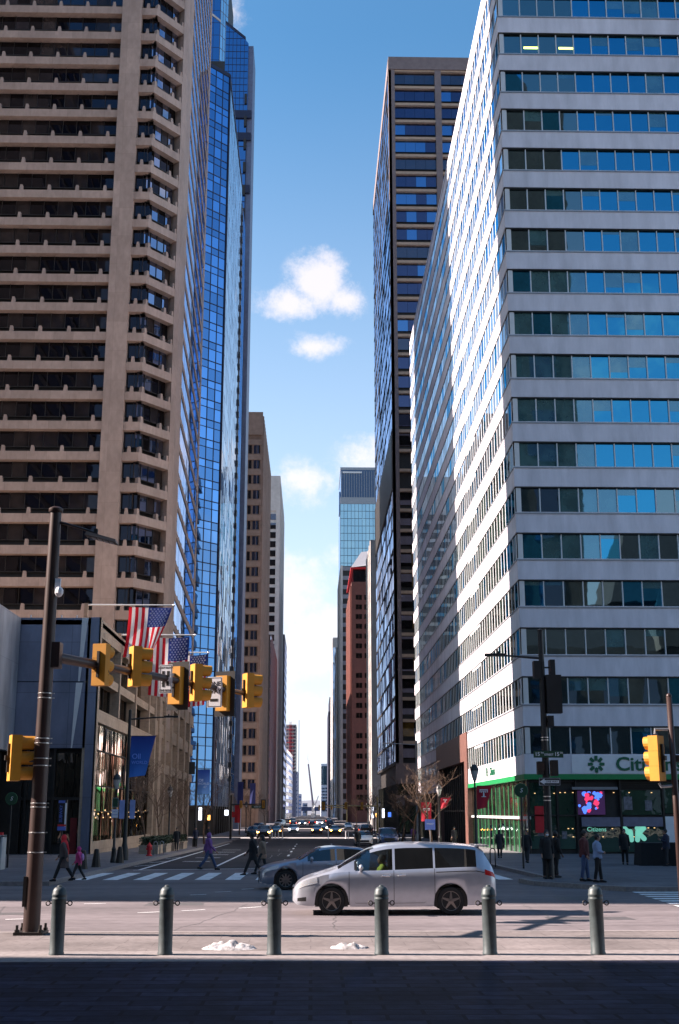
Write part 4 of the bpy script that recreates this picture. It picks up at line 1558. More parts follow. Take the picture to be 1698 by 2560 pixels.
# ------------------------------------------------------------------ traffic signals
def signal_head(label, loc, face, plate=False, group='yellow traffic signal heads', sections=3, vis=.3):
    """housing 0.34 wide; face = direction the lenses look at (radians, 0 = +X)"""
    t = thing('traffic_signal', label, 'traffic light', loc, face - math.pi / 2, group)
    h = .32 * sections
    b = MB()
    b.box(-.17, .17, -.12, .1, -h / 2, h / 2)
    for k in range(1, sections):
        b.box(-.174, .174, -.124, .105, -h / 2 + k * .32 - .006, -h / 2 + k * .32 + .006)
    b.build('housing', M_yel, t)
    for k in range(sections):
        zc = -h / 2 + .16 + k * .32
        b = MB()
        n = 14
        for j in range(n):
            a0 = R(-72) + R(324) * j / n
            a1 = R(-72) + R(324) * (j + 1) / n
            q = []
            for rr in (.145, .134):
                for a in (a0, a1):
                    q.append((rr * math.cos(a), rr * math.sin(a)))
            ln0 = .1 + vis - .02 * (1 - math.sin(a0))
            ln1 = .1 + vis - .02 * (1 - math.sin(a1))
            b.hexa([(q[0][0], .1, zc + q[0][1]), (q[1][0], .1, zc + q[1][1]), (q[3][0], .1, zc + q[3][1]), (q[2][0], .1, zc + q[2][1]),
                    (q[0][0], ln0, zc + q[0][1]), (q[1][0], ln1, zc + q[1][1]), (q[3][0], ln1, zc + q[3][1]), (q[2][0], ln0, zc + q[2][1])])
        v = b.build('visor', M_yel, t)
        b = MB()
        b.lathe([(.125, .101), (.095, .12), (.02, .135)], (0, 0, zc), 12, axis='y')
        b.build('lens', mat('dark_lens%d' % k, ((.02, .006, .006), (.02, .015, .004), (.004, .02, .01))[2 - k if sections == 3 else 0], .2), v, smooth=1)
    if plate:
        b = MB()
        b.box(-.31, .31, .09, .1, -h / 2 - .14, h / 2 + .14)
        b.build('backplate', M_black, t)
    b = MB()
    b.box(-.03, .03, -.17, -.12, -.3, .3)
    b.box(-.05, .05, -.22, -.17, -.05, .05)
    b.build('bracket', M_metal_dk, t)
    return t

# left signal pole with its long mast arm
PX, PY = -5.78, 26.3
tp = thing('signal_pole', 'tall brown signal pole with mast arm and lamp arm at the left', 'traffic light pole', (PX, PY, .15))
b = MB()
b.tube([(0, 0, 0), (0, 0, 9.0)], [.175, .125], 18)
b.lathe([(.15, 8.98), (.16, 9.0), (.16, 9.06), (.1, 9.1), (0, 9.11)], n=16)
b.build('pole', M_pole, tp, smooth=50)
b = MB()
b.box(-.3, .3, -.3, .3, .0, .06)
b.build('base_plate', M_metal_dk, tp)
for x, y in ((-.24, -.24), (.24, -.24), (-.24, .24), (.24, .24)):
    b = MB()
    b.lathe([(.03, .06), (.03, .2)], (x, y, 0), 6)
    b.lathe([(.05, .06), (.05, .11)], (x, y, 0), 6)
    b.build('anchor_bolt', M_metal_dk, tp)
b = MB()
b.box(-.19, -.12, -.14, .14, .55, 1.15)
b.build('hand_hole_cover', M_metal_dk, tp)
for z in (4.93, 4.83, 3.97, 3.87, 3.55, 3.4, 2.62, 2.54, 2.02, 1.62):
    rr = .175 - .05 * z / 9 + .004
    b = MB()
    b.lathe([(rr, z), (rr + .006, z + .004), (rr + .006, z + .018), (rr, z + .022)], n=16)
    b.box(rr - .01, rr + .05, -.02, .02, z, z + .022)
    b.build('steel_band', M_steel, tp)
ARM0 = Vector((.12, .1, 5.75))
ARM1 = Vector((4.15, 8.75, 5.72))
b = MB()
b.tube([ARM0, ARM1], [.12, .062], 12)
b.box(-.02, .28, -.1, .25, 5.5, 6.05)
b.build('mast_arm', M_pole, tp, smooth=50)
b = MB()
b.tube([(.1, -.02, 8.75), (.55, -.05, 8.62), (.95, -.1, 8.48)], [.035, .03, .03], 8)
la = b.build('lamp_arm', M_pole, tp, smooth=50)
b = MB()
b.hexa([(.72, -.28, 8.42), (1.42, -.28, 8.24), (1.42, .08, 8.24), (.72, .08, 8.42), (.76, -.24, 8.50), (1.40, -.24, 8.32), (1.40, .04, 8.32), (.76, .04, 8.50)])
b.box(.9, .98, -.14, -.06, 8.46, 8.58)
lh = b.build('lamp_head', M_metal_dk, tp)
b = MB()
for i in range(4):
    x = .86 + i * .13
    b.hexa([(x, -.22, 8.37 - i * .033), (x + .09, -.22, 8.347 - i * .033), (x + .09, .02, 8.347 - i * .033), (x, .02, 8.37 - i * .033), (x, -.22, 8.40 - i * .033), (x + .09, -.22, 8.377 - i * .033), (x + .09, .02, 8.377 - i * .033), (x, .02, 8.40 - i * .033)])
b.build('lens', M_gray_alu, lh)
b = MB()
b.ball((.2, -.12, 7.15), .1, 8, sc=(1, 1, 1.2))
b.box(.1, .22, -.13, -.06, 7.2, 7.45)
b.build('camera', M_sign_w, tp)
b = MB()
b.tube([(-.1, 0, 3.5), (-.62, 0, 3.5), (-.62, 0, 3.4)], .022, 6)
b.build('signal_bracket', M_metal_dk, tp)
def arm_pt(f, dz=0):
    p = ARM0.lerp(ARM1, f)
    return Vector((PX + p.x, PY + p.y, .15 + p.z + dz))
signal_head('yellow signal head hung from the left side of the tall brown pole', (PX - .55, PY - .02, 3.72), R(24), group='yellow traffic signal heads')
SIG = [(.19, .0, R(72), False, 'yellow signal nearest the pole on the mast arm, half turned away, with a looped cable'),
       (.34, .12, R(27), False, 'yellow signal with three hoods before the first flag on the mast arm'),
       (.53, -.12, R(66), True, 'yellow signal with black backplate behind the white box sign'),
       (.645, .02, R(27), False, 'yellow signal with three hoods before the small one way sign on the mast arm'),
       (.79, -.1, R(66), True, 'yellow signal with black backplate near the mast arm tip'),
       (.95, .08, R(27), False, 'yellow signal with three hoods at the very tip of the mast arm')]
for f, dz, a, pl_, lb_ in SIG:
    p = arm_pt(f, dz)
    d = Vector((math.cos(a), math.sin(a), 0))
    signal_head(lb_, p + Vector((.02, -.2, 0)) if not pl_ else p + d * .05 + Vector((.0, .16, 0)), a, pl_)
b = MB()
pts = [(PX + .95 + .14 * math.cos(t * .5), PY + 1.55, 5.72 + .16 * math.sin(t * .5)) for t in range(13)]
b.tube(pts, .012, 5)
tag(b.build('cable_loop', M_black), 'loop of black cable hanging beside the signal nearest the pole', 'cable')

def flat_sign(name, label, cat, loc, rot, w, h, m, lines, mt, group=None, border=True, extra=None, back=None):
    t = thing(name, label, cat, loc, rot, group)
    b = MB()
    b.box(-w / 2, w / 2, -.008, .008, -h / 2, h / 2)
    if back:
        b.box(-w / 2, w / 2, .0085, .012, -h / 2, h / 2)
    b.build('panel', m, t)
    if border:
        b = MB()
        e = min(w, h) * .05
        for x0, x1, z0, z1 in ((-w / 2 + e, w / 2 - e, h / 2 - 1.6 * e, h / 2 - e), (-w / 2 + e, w / 2 - e, -h / 2 + e, -h / 2 + 1.6 * e), (-w / 2 + e, -w / 2 + 1.6 * e, -h / 2 + 1.6 * e, h / 2 - 1.6 * e), (w / 2 - 1.6 * e, w / 2 - e, -h / 2 + 1.6 * e, h / 2 - 1.6 * e)):
            b.box(x0, x1, -.011, -.0085, z0, z1)
        b.build('border', mt, t)
    for s, size, x, z in lines:
        text(s, size, mt, t, (x, -.0105, z), FRONT, depth=.001, bold=True)
    if extra:
        extra(t)
    return t
def boxes_art(t):
    b = MB()
    for x0, x1, z0, z1 in ((-.10, -.03, .08, .2), (.03, .1, .05, .2), (-.09, -.02, -.2, -.06), (.02, .09, -.17, -.06)):
        b.box(x0, x1, -.012, -.009, z0, z1)
    for s_ in (-1, 1):
        b.hexa([(-.10 * s_ - .012, -.013, -.12), (-.10 * s_ + .012, -.013, -.12), (.10 * s_ + .012, -.013, .12), (.10 * s_ - .012, -.013, .12), (-.10 * s_ - .012, -.009, -.12), (-.10 * s_ + .012, -.009, -.12), (.10 * s_ + .012, -.009, .12), (.10 * s_ - .012, -.009, .12)])
    b.build('junction_symbol', M_black, t)
p = arm_pt(.50, -.02)
flat_sign('junction_sign', 'white sign with a junction drawing before the black backplate', 'road sign', p + Vector((-.06, -.16, 0)), R(-14), .34, .72, M_sign_w, [("DON'T BLOCK", .062, 0, .28), ('THE BOX', .075, 0, -.29)], M_black, extra=boxes_art)
def oneway_arrow(t):
    b = MB()
    b.box(-.12, .1, -.012, -.009, -.25, -.18)
    b.build('arrow', M_black, t)
p = arm_pt(.735, -.12)
flat_sign('one_way_sign', 'white upright one way sign half hidden by signal hoods', 'road sign', p + Vector((.05, .1, 0)), R(-14), .42, .82, M_sign_w, [('ONE', .17, 0, .22), ('WAY', .17, 0, .02)], M_black, extra=oneway_arrow)

# right signal on its pole, cut by the frame
rp = thing('signal_pole', 'slim dark pole at right frame edge carrying a yellow signal', 'traffic light pole', (7.84, 26.4, .15))
b = MB()
b.tube([(0, 0, 0), (0, 0, 4.92)], [.075, .062], 12)
b.ball((0, 0, 4.92), .066, 10)
b.build('pole', M_pole, rp, smooth=1)
b = MB()
b.tube([(-.03, 0, 4.2), (-.36, 0, 4.2), (-.36, 0, 4.1)], .03, 8)
b.tube([(-.03, 0, 3.0), (-.3, 0, 2.98), (-.34, 0, 3.06)], .03, 8)
b.build('signal_bracket', M_gray_alu, rp)
b = MB()
b.box(.02, .16, -.05, .05, 3.5, 3.65)
b.build('clamp', M_metal_dk, rp)
signal_head('large yellow signal facing left near the right frame edge', (7.47, 26.38, 3.73), R(140), group='yellow traffic signal heads', vis=.15)

# ------------------------------------------------------------------ right corner pole with signs
qp = thing('corner_pole', 'dark corner pole with antenna boxes and street signs on the right', 'pole', (9.12, 47.6, .12))
b = MB()
b.tube([(0, 0, 0), (0, 0, 2.2), (0, 0, 9.55)], [.17, .15, .105], 12)
b.lathe([(.11, 9.5), (.12, 9.56), (0, 9.62)], n=12)
b.build('pole', M_black, qp, smooth=40)
b = MB()
b.tube([(-.05, 0, 8.42), (-1.1, 0, 8.5), (-1.5, 0, 8.53)], [.05, .04, .035], 8)
b.build('lamp_arm', M_black, qp)
b = MB()
b.box(-2.25, -1.45, -.14, .14, 8.5, 8.6)
b.box(-1.75, -1.68, -.03, .03, 8.6, 8.7)
b.build('lamp_head', M_black, qp)
for x0, x1, z0, z1 in ((-.34, -.06, 7.6, 8.3), (.3, .5, 7.75, 8.35), (.12, .72, 6.25, 7.75), (.14, .36, 5.72, 6.15)):
    b = MB()
    b.box(x0, x1, -.2, .2, z0, z1)
    b.box(min(x0, .0), max(x1, .0) - .02, -.03, .03, (z0 + z1) / 2 - .03, (z0 + z1) / 2 + .03)
    b.build('equipment_box', M_black, qp)
for z in (5.2, 5.3, 2.9, 3.05):
    b = MB()
    b.lathe([(.15, z), (.152, z + .03)], n=12)
    b.build('steel_band', M_steel, qp)
flat_sign('street_name_sign', 'green street name sign high on the dark corner pole', 'street sign', (9.2, 47.38, 4.78), 0, 1.16, .26, M_sign_g, [('15', .2, -.43, .0), ('TH', .09, -.24, .05), ('STREET', .11, .02, -.02), ('15', .2, .33, .0), ('TH', .09, .51, .05)], M_sign_w, border=False)
def ow_arrow(t):
    b = MB()
    vs = [(-.38, 0), (-.2, .11), (-.2, .055), (.36, .055), (.36, -.055), (-.2, -.055), (-.2, -.11)]
    b.add([(x, -.0105, z) for x, z in vs], [(0, 1, 6), (2, 3, 4, 5)])
    b.build('arrow', M_sign_w, t)
    text('ONE WAY', .1, M_black, t, (.09, -.0125, 0), FRONT, depth=.001, bold=True)
flat_sign('one_way_sign', 'black one way sign with white arrow on the dark corner pole', 'road sign', (9.2, 47.36, 3.74), 0, .84, .3, M_black, [], M_sign_w, extra=ow_arrow)
ps = thing('pedestrian_signal', 'dark pedestrian signal box under the green street name sign', 'pedestrian light', (9.15, 47.6, 4.36))
b = MB()
b.box(.16, .42, -.2, .2, -.4, .2)
b.box(-.36, -.14, -.2, .2, -.35, .15)
b.build('housing', M_metal_dk, ps)
b = MB()
b.hexa([(-.40, -.24, -.2), (-.12, -.24, -.2), (-.12, -.2, -.2), (-.40, -.2, -.2), (-.40, -.24, .1), (-.12, -.24, .12), (-.12, -.2, .12), (-.40, -.2, .1)])
b.build('visor', M_pole, ps)

# round green transit signs
def transit(label, x, y, z, h, r_=.3, pole=True):
    t = thing('transit_sign', label, 'sign', (x, y, gz(y) + .15))
    b = MB()
    b.lathe([(r_, -.04), (r_, .04)], (0, 0, z), 24, axis='y')
    b.build('disc', M_sign_g, t, smooth=40)
    b = MB()
    pts = [(r_ * 1.03 * math.cos(q * math.pi / 14), -.02, z + r_ * 1.03 * math.sin(q * math.pi / 14)) for q in range(29)]
    b.tube(pts, .022, 6)
    b.build('rim', mat('rim_green', (.02, .12, .04), .4), t)
    text('S', r_ * .95, M_sign_w, t, (0, -.045, z), FRONT, depth=.003, shear=.25)
    if pole:
        b = MB()
        b.tube([(0, .0, 0), (0, .0, z - r_)], .05, 8)
        b.build('pole', M_black, t)
transit('round green transit sign with white emblem on right corner pavement', 8.86 * 1.12, 58.2, 3.55, 3.5)
transit('round green transit sign with white emblem at the left frame edge', -14.5, 60, 3.2, 3, .27)

# ------------------------------------------------------------------ street lamps, tall poles, banners
def lamp(label, x, y, h, group='black globe street lamps'):
    t = thing('street_lamp', label, 'street lamp', (x, y, gz(y) + .15), 0, group)
    s = h / 5.5
    b = MB()
    b.lathe([(.2, 0), (.2, .12), (.16, .3), (.13, .75), (.15, .8), (.08, .95), (.075, 3.2), (.05, 4.3), (.09, 4.36), (.06, 4.42)], n=10)
    b.build('pole', M_black, t, smooth=40)
    b = MB()
    b.lathe([(.10, 4.42), (.22, 4.85), (.235, 5.0)], n=10)
    b.build('lantern_glass', mat('frosted_glass', (.42, .40, .38), .35), t, smooth=40)
    b = MB()
    b.lathe([(.27, 4.99), (.25, 5.1), (.16, 5.28), (.05, 5.36), (.03, 5.5), (0, 5.52)], n=10)
    for q in range(5):
        a = q * 2 * math.pi / 5
        b.tube([(.10 * math.cos(a), .10 * math.sin(a), 4.42), (.235 * math.cos(a), .235 * math.sin(a), 4.98)], .012, 4)
    b.build('lantern_cap', M_black, t, smooth=40)
    t.scale = (s, s, s)
    return t
lamp('black street lamp standing before the bank side windows with a red banner', 10.1, 76, 5.75)
lamp('black street lamp before the brown granite entrance', 11.6, 112, 5.6)
lamp('black street lamp behind the bare trees on the right pavement', 11.2, 128, 5.3)
lamp('black street lamp beside the parking notices before the ribbed shop glass', -10.65, 67.5, 4.8)
lamp('black street lamp beyond the thin trees on the left pavement', -11.9, 104, 5.2)
for x, y, l in ((10.6, 150, 'farther lamp by the silver pole on the right'), (10.8, 196, 'lamp on the corner past the cross street on the right'), (-10.8, 205, 'lamp on the corner past the cross street on the left'), (10.7, 236, 'farthest visible lamp on the right row')):
    lamp('small black street ' + l, x, y, 5.2)

def banner(label, x, y, z0, z1, w, m, lettering, mt, side=1, droop=.0, fold=0.0, grad=None):
    t = thing('banner', label, 'banner', (x, y, 0))
    b = MB()
    n, k = 10, 14
    vs = []
    for i in range(n + 1):
        for j in range(k + 1):
            u, v = i / n, j / k
            ww = w * (1 - fold * v * .75)
            px = side * u * ww - droop * v * .12
            pz = z1 - (z1 - z0) * v * (1 - .08 * fold * (u)) + (u * .05 if fold else 0)
            vs.append((px, .07 * math.sin(u * 5 + v * 3) * (v + .2), pz))
    b.add(vs, [(i * (k + 1) + j, (i + 1) * (k + 1) + j, (i + 1) * (k + 1) + j + 1, i * (k + 1) + j + 1) for i in range(n) for j in range(k)])
    c = b.build('cloth', m, t, smooth=1)
    b = MB()
    b.tube([(0, 0, z1 + .02), (side * w, 0, z1 + .02)], .02, 6)
    if not fold:
        b.tube([(0, 0, z0 - .02), (side * w, 0, z0 - .02)], .02, 6)
    b.build('rod', M_black, t)
    for s, size, lx, lz in lettering:
        text(s, size, mt, t, (lx, -.12, lz), FRONT, depth=.002, bold=True)
    return t
def grad_cloth(name, top, bot, zt, zb):
    m = mat(name, bot, .8, var=.1, scale=2)
    n, l = m.node_tree.nodes, m.node_tree.links
    g = n.new('ShaderNodeNewGeometry')
    sp = n.new('ShaderNodeSeparateXYZ')
    l.new(g.outputs['Position'], sp.inputs[0])
    mr = n.new('ShaderNodeMapRange')
    mr.inputs['From Min'].default_value = zb
    mr.inputs['From Max'].default_value = zt
    l.new(sp.outputs['Z'], mr.inputs['Value'])
    cr_ = n.new('ShaderNodeValToRGB')
    cr_.color_ramp.elements[0].color = tuple(bot) + (1,)
    cr_.color_ramp.elements[1].color = tuple(top) + (1,)
    l.new(mr.outputs[0], cr_.inputs[0])
    l.new(cr_.outputs[0], n['Principled BSDF'].inputs['Base Color'])
    return m
M_ban = grad_cloth('blue_banner_print', (.012, .03, .22), (.05, .2, .62), 7.0, 4.4)
M_ban_t = mat('banner_letters', (.16, .3, .75), .7, var=.05)

def tall_pole(name, label, x, y, h, r_, arm=None, armz=None, m=M_black):
    t = thing(name, label, 'lamp post', (x, y, gz(y) + .15))
    b = MB()
    b.lathe([(r_ * 1.9, 0), (r_ * 1.8, .5), (r_ * 1.15, .9), (r_, 1.0), (r_ * .7, h), (r_ * .72, h + .03), (0, h + .1)], n=12)
    b.build('pole', m, t, smooth=40)
    if arm:
        z = armz
        b = MB()
        b.tube([(0, 0, z - .1), (arm * .5, 0, z), (arm * .75, 0, z + .03)], [.05, .045, .04], 8)
        b.build('lamp_arm', m, t)
        b = MB()
        b.box(min(arm * .7, arm), max(arm * .7, arm), -.13, .13, z, z + .11)
        b.box(arm * .8 - .04, arm * .8 + .04, -.04, .04, z + .11, z + .2)
        b.build('lamp_head', m, t)
    return t
t = tall_pole('lamp_post', 'tall dark lamp post with blue banner before the ribbed shop glass', -10.75, 72, 8.5, .13, 2.85, 8.1)
banner('large dark blue banner with pale lettering, its lower corner swung aside', -10.62, 71.95, 4.55, 6.92, 1.45, M_ban, [('Oll', .42, .36, 5.75), ('WORLD', .25, .55, 5.4)], M_ban_t, 1, .9, .42)
t = tall_pole('lamp_post', 'tall dark lamp post with bright blue banner before the gridded glass', -10.55, 113, 9.2, .13)
M_ban2 = grad_cloth('bright_blue_banner_print', (.015, .06, .34), (.16, .34, .7), 6.3, 4.2)
banner('bright blue banner with pale lettering on the farther lamp post', -10.45, 112.9, 4.2, 6.35, 1.12, M_ban2, [('Oll', .34, .32, 5.4), ('WORLD', .28, .56, 5.1), ('47', .3, .7, 4.8)], mat('banner_letters_pale', (.5, .6, .8), .7))
pb_ = thing('pedestrian_signal', 'black signal box seen from behind on the farther banner post', 'pedestrian light', (-10.8, 112.6, 6.6))
b = MB()
b.box(-.42, .1, -.2, .2, -.65, .45)
b.build('housing', M_black, pb_)
b = MB()
b.box(-.1, .2, -.03, .03, -.05, .05)
b.build('bracket', M_black, pb_)

def emblem_T(t, cx, cz, s):
    b = MB()
    for x0, x1, z0, z1 in ((-.5, .5, .3, .42), (-.5, -.4, .05, .3), (.4, .5, .05, .3), (-.08, .08, -.42, .24), (-.28, .28, -.5, -.42), (-.3, .3, .16, .24), (-.3, -.22, .0, .16), (.22, .3, .0, .16)):
        b.box(cx + x0 * s, cx + x1 * s, -.125, -.115, cz + z0 * s, cz + z1 * s)
    b.build('emblem', M_sign_w, t)
M_ban_r = mat('red_banner_print', (.42, .012, .03), .8, var=.1)
t = banner('cherry red banner with a white letter emblem on the lamp post before the bank', 10.2, 75.95, 2.75, 4.15, .98, M_ban_r, [], M_sign_w, 1, .0, .55)
emblem_T(t, .42, 3.75, .5)
t = banner('small cherry red banner drooping before the brown granite entrance', 11.72, 111.9, 2.9, 3.85, .95, M_ban_r, [], M_sign_w, 1, .0, .7)
emblem_T(t, .4, 3.6, .3)
t = banner('flat cherry red banner with white letter emblem behind the bare tree', 10.4, 117, 1.75, 3.5, .95, M_ban_r, [], M_sign_w, 1)
emblem_T(t, .48, 2.7, .62)
banner('orange red banner on a far post beside the cross street at left', -10.4, 168, 1.2, 3.6, .75, M_red, [], M_sign_w, 1)
for x, l in ((-10.2, 'left of two dark blue banners past the cross street on left'), (-8.8, 'right of two dark blue banners past the cross street on left')):
    banner(l, x, 170 if x < -10 else 176, 3.6, 6.6, .8, M_blue, [], M_sign_w, 1)

# silver pole and arms at the far crossing
t = tall_pole('lamp_post', 'tall silver pole with side arm before the brown frame tower', 12.0, 140, 11.2, .17, -3.9, 10.9, M_gray_alu)
def far_signals(label, x, y, h, arm, heads, m=M_metal_dk):
    t = thing('signal_pole', label, 'traffic light pole', (x, y, gz(y) + .15))
    b = MB()
    b.tube([(0, 0, 0), (0, 0, h + 1.2)], [.16, .1], 8)
    b.build('pole', m, t)
    b = MB()
    b.tube([(0, 0, h), (arm, 0, h + .1)], [.1, .06], 8)
    b.build('mast_arm', m, t)
    for f, pl_, lb_ in heads:
        signal_head(lb_, (x + arm * f, y - .1, gz(y) + .2 + h), R(90), pl_, 'small signals at the far crossing')
far_signals('far signal pole with mast arm reaching left across the street', 8.85, 166, 4.15, -7.4, [(.98, True, 'small far signal with backplate at the tip of the right mast arm'), (.57, False, 'small far signal in the middle of the right mast arm'), (.28, False, 'small far signal nearest the pole on the right mast arm')], mat('yellowish_arm', (.42, .3, .12), .5))
far_signals('far signal pole with mast arm reaching right across the street', -10.4, 160, 4.3, 4.3, [(.97, True, 'small dark far signal at the tip of the left mast arm'), (.3, False, 'small dark far signal halfway on the left mast arm')])
flat_sign('street_name_sign', 'small green street name sign on the far left mast arm', 'street sign', (-7.0, 159.8, 3.25), 0, 1.5, .4, M_sign_g, [('16TH ST', .26, 0, 0)], M_sign_w, border=False)
far_signals('second far signal pole with two small yellow heads on right', 7.5, 262, 4.3, -6.5, [(.9, False, 'tiny yellow signal left of two past the far crossing'), (.5, False, 'tiny yellow signal right of two past the far crossing')], mat('yellowish_arm2', (.42, .3, .12), .5))

# smaller signs on the left pavement
flat_sign('parking_sign', 'green and white parking notice upper plate on left lamp post', 'sign', (-10.65, 67.3, 3.1), 0, .34, .52, M_sign_g, [], M_sign_w)
flat_sign('parking_sign', 'white parking notice lower plate on left lamp post', 'sign', (-10.65, 67.3, 2.52), 0, .36, .46, M_sign_w, [('NO', .12, 0, .1), ('PARKING', .07, 0, -.06)], M_sign_b)
flat_sign('hanging_banner_sign', 'pale blue notice left of the tall banner post', 'sign', (-10.95, 71.7, 2.75), 0, .3, 1.05, mat('pale_blue_sign', (.28, .34, .62), .5), [], M_sign_b, border=False)
flat_sign('hanging_banner_sign', 'pale blue notice right of the tall banner post', 'sign', (-10.35, 71.7, 2.75), 0, .3, 1.05, mat('pale_blue_sign2', (.28, .34, .62), .5), [], M_sign_b, border=False)
sv_ = thing('shelter_sign', 'upright lit sign with blue and red ends on left pavement', 'sign', (-12.0, 60, gz(60) + .15))
b = MB()
b.box(-.2, .2, -.1, .1, 1.7, 3.15)
b.tube([(0, 0, 0), (0, 0, 1.7)], .05, 6)
b.build('case', M_black, sv_)
b = MB()
b.box(.12, .2, -.12, -.101, 1.9, 3.0)
b.build('light_edge', M_sign_w, sv_)
b = MB()
b.box(-.2, .2, -.12, -.101, 1.72, 1.9, 0)
b.box(-.2, .11, -.12, -.101, 3.0, 3.12, 0)
b.box(-.2, .2, -.122, -.102, 1.91, 2.0, 1)
b.build('colour_band', [M_sign_b, M_red], sv_)
text('SUBWAY', .2, M_sign_b, sv_, (-.06, -.112, 2.5), (R(90), R(-90), 0), depth=.001, bold=True)

# tapered bollards, hydrant, hoops, planters, bench box
tb = None
for x, y, lb_ in ((-10.53, 57.9, 'dark tapered bollard nearest the kerb corner on left pavement'), (-10.37, 60.5, 'dark tapered bollard second from the left kerb corner'), (-10.2, 66.8, 'dark tapered bollard between the lamp and the banner post on left')):
    if tb is None:
        tb = thing('tapered_bollard', lb_, 'bollard', (x, y, gz(y) + .15), 0, 'tapered bollards on the left pavement')
        b = MB()
        b.lathe([(.24, 0), (.22, .05), (.12, .78), (.1, .84), (0, .86)], n=8)
        b.build('post', M_metal_dk, tb)
    else:
        dup(tb, (x, y, gz(y) + .15), 0, lb_)
hy = thing('fire_hydrant', 'red fire hydrant beside two grey hoops on left kerb', 'hydrant', (-10.5, 81, gz(81) + .15))
b = MB()
b.lathe([(.2, 0), (.2, .06), (.13, .1), (.13, .55), (.18, .58), (.16, .66), (.09, .76), (.04, .8), (.03, .85)], n=12)
b.build('barrel', M_red, hy, smooth=40)
for d in (-1, 1):
    b = MB()
    b.lathe([(.07, .1 * d), (.07, .2 * d)], (0, 0, .45), 8, axis='x')
    b.build('outlet_cap', M_red, hy)
hoop = None
for x, y, lb_ in ((-10.25, 82.2, 'left grey hoop stand behind the red hydrant'), (-10.1, 84.4, 'right grey hoop stand behind the red hydrant'), (8.75, 60.0, 'thin dark hoop stand on the right pavement behind the minivan')):
    t = thing('bicycle_stand', lb_, 'bike stand', (x, y, gz(y) + .15), 0, 'hoop stands on the pavements')
    b = MB()
    pts = [(-.12, 0, 0), (-.12, 0, .75)] + [(-.12 * math.cos(q * math.pi / 6), 0, .75 + .13 * math.sin(q * math.pi / 6)) for q in range(1, 6)] + [(.12, 0, .75), (.12, 0, 0)]
    b.tube(pts, .03, 6)
    b.build('hoop', M_gray_alu if x < 0 else M_black, t, smooth=1)
random.seed(3)
def hedge_box(label, x, y, w, d):
    t = thing('planter', label, 'planter', (x, y, gz(y) + .15), 0, 'hedge planters on the left kerb')
    b = MB()
    b.box(-w / 2, w / 2, -d / 2, d / 2, 0, .55)
    b.box(-w / 2 - .04, w / 2 + .04, -d / 2 - .04, d / 2 + .04, .5, .6)
    b.build('trough', M_beige2, t)
    b = MB()
    for q in range(900):
        p = Vector((random.uniform(-w / 2, w / 2), random.uniform(-d / 2, d / 2), .58 + random.random() ** .7 * .55))
        a, c = random.uniform(0, 6.28), random.uniform(-1, 1)
        u = Vector((math.cos(a), math.sin(a), c)) * .06
        v = Vector((-math.sin(a), math.cos(a), random.uniform(-.6, .6))) * .045
        b.quad(p - u - v, p + u - v, p + u + v, p - u + v)
    b.build('hedge', M_hedge, t, recalc=False)
for y, lb_ in ((87.5, 'stone planter with dark hedge nearest the red hydrant'), (92.5, 'stone planter with dark hedge, second from the hydrant'), (98, 'stone planter with dark hedge under the farther left lamp'), (104.5, 'stone planter with dark hedge past the farther left lamp')):
    hedge_box(lb_, -11.2, y, 1.3, 3.2)
nb = thing('news_cabinet', 'pale grey street cabinet with red top light at left frame edge', 'cabinet', (-14.6, 57.5, gz(57) + .15))
b = MB()
b.box(-.5, .5, -.4, .4, 0, .75)
for x in (-.5, .42):
    b.box(x, x + .08, -.4, .4, .75, 1.5)
b.box(-.5, .5, -.4, .4, 1.44, 1.52)
b.build('body', mat('pale_cabinet', (.4, .42, .42), .5), nb)
b = MB()
b.box(.3, .42, -.1, .1, 1.52, 1.64)
b.build('red_light', M_red, nb)
rb = thing('newspaper_box', 'blue notice board on a post beside the bare tree at right', 'sign', (10.55, 110, gz(110) + .15))
b = MB()
b.box(-.45, .45, -.03, .03, 1.5, 2.4)
b.build('board', M_sign_b, rb)
b = MB()
b.tube([(0, 0.05, 0), (0, 0.05, 2.3)], .04, 6)
b.build('post', M_gray_alu, rb)
text('MARKET', .17, M_sign_w, rb, (0, -.033, 2.0), FRONT, depth=.001)
# white lane posts at the far crossing
dl = None
for i, x in enumerate((-5.3, -4.9, -4.5, -3.9, 2.3, 4.7, 5.0)):
    lb_ = 'slim white lane post standing at the far crossing'
    if dl is None:
        dl = thing('lane_post', lb_, 'lane post', (x, 168, gz(168)), 0, 'white lane posts at the far crossing')
        b = MB()
        b.lathe([(.14, 0), (.14, .04), (.06, .06), (.06, .95), (.0, .97)], n=8)
        b.build('post', M_sign_w, dl)
    else:
        dup(dl, (x, 168 + (i % 3) * .8, gz(168)), 0)

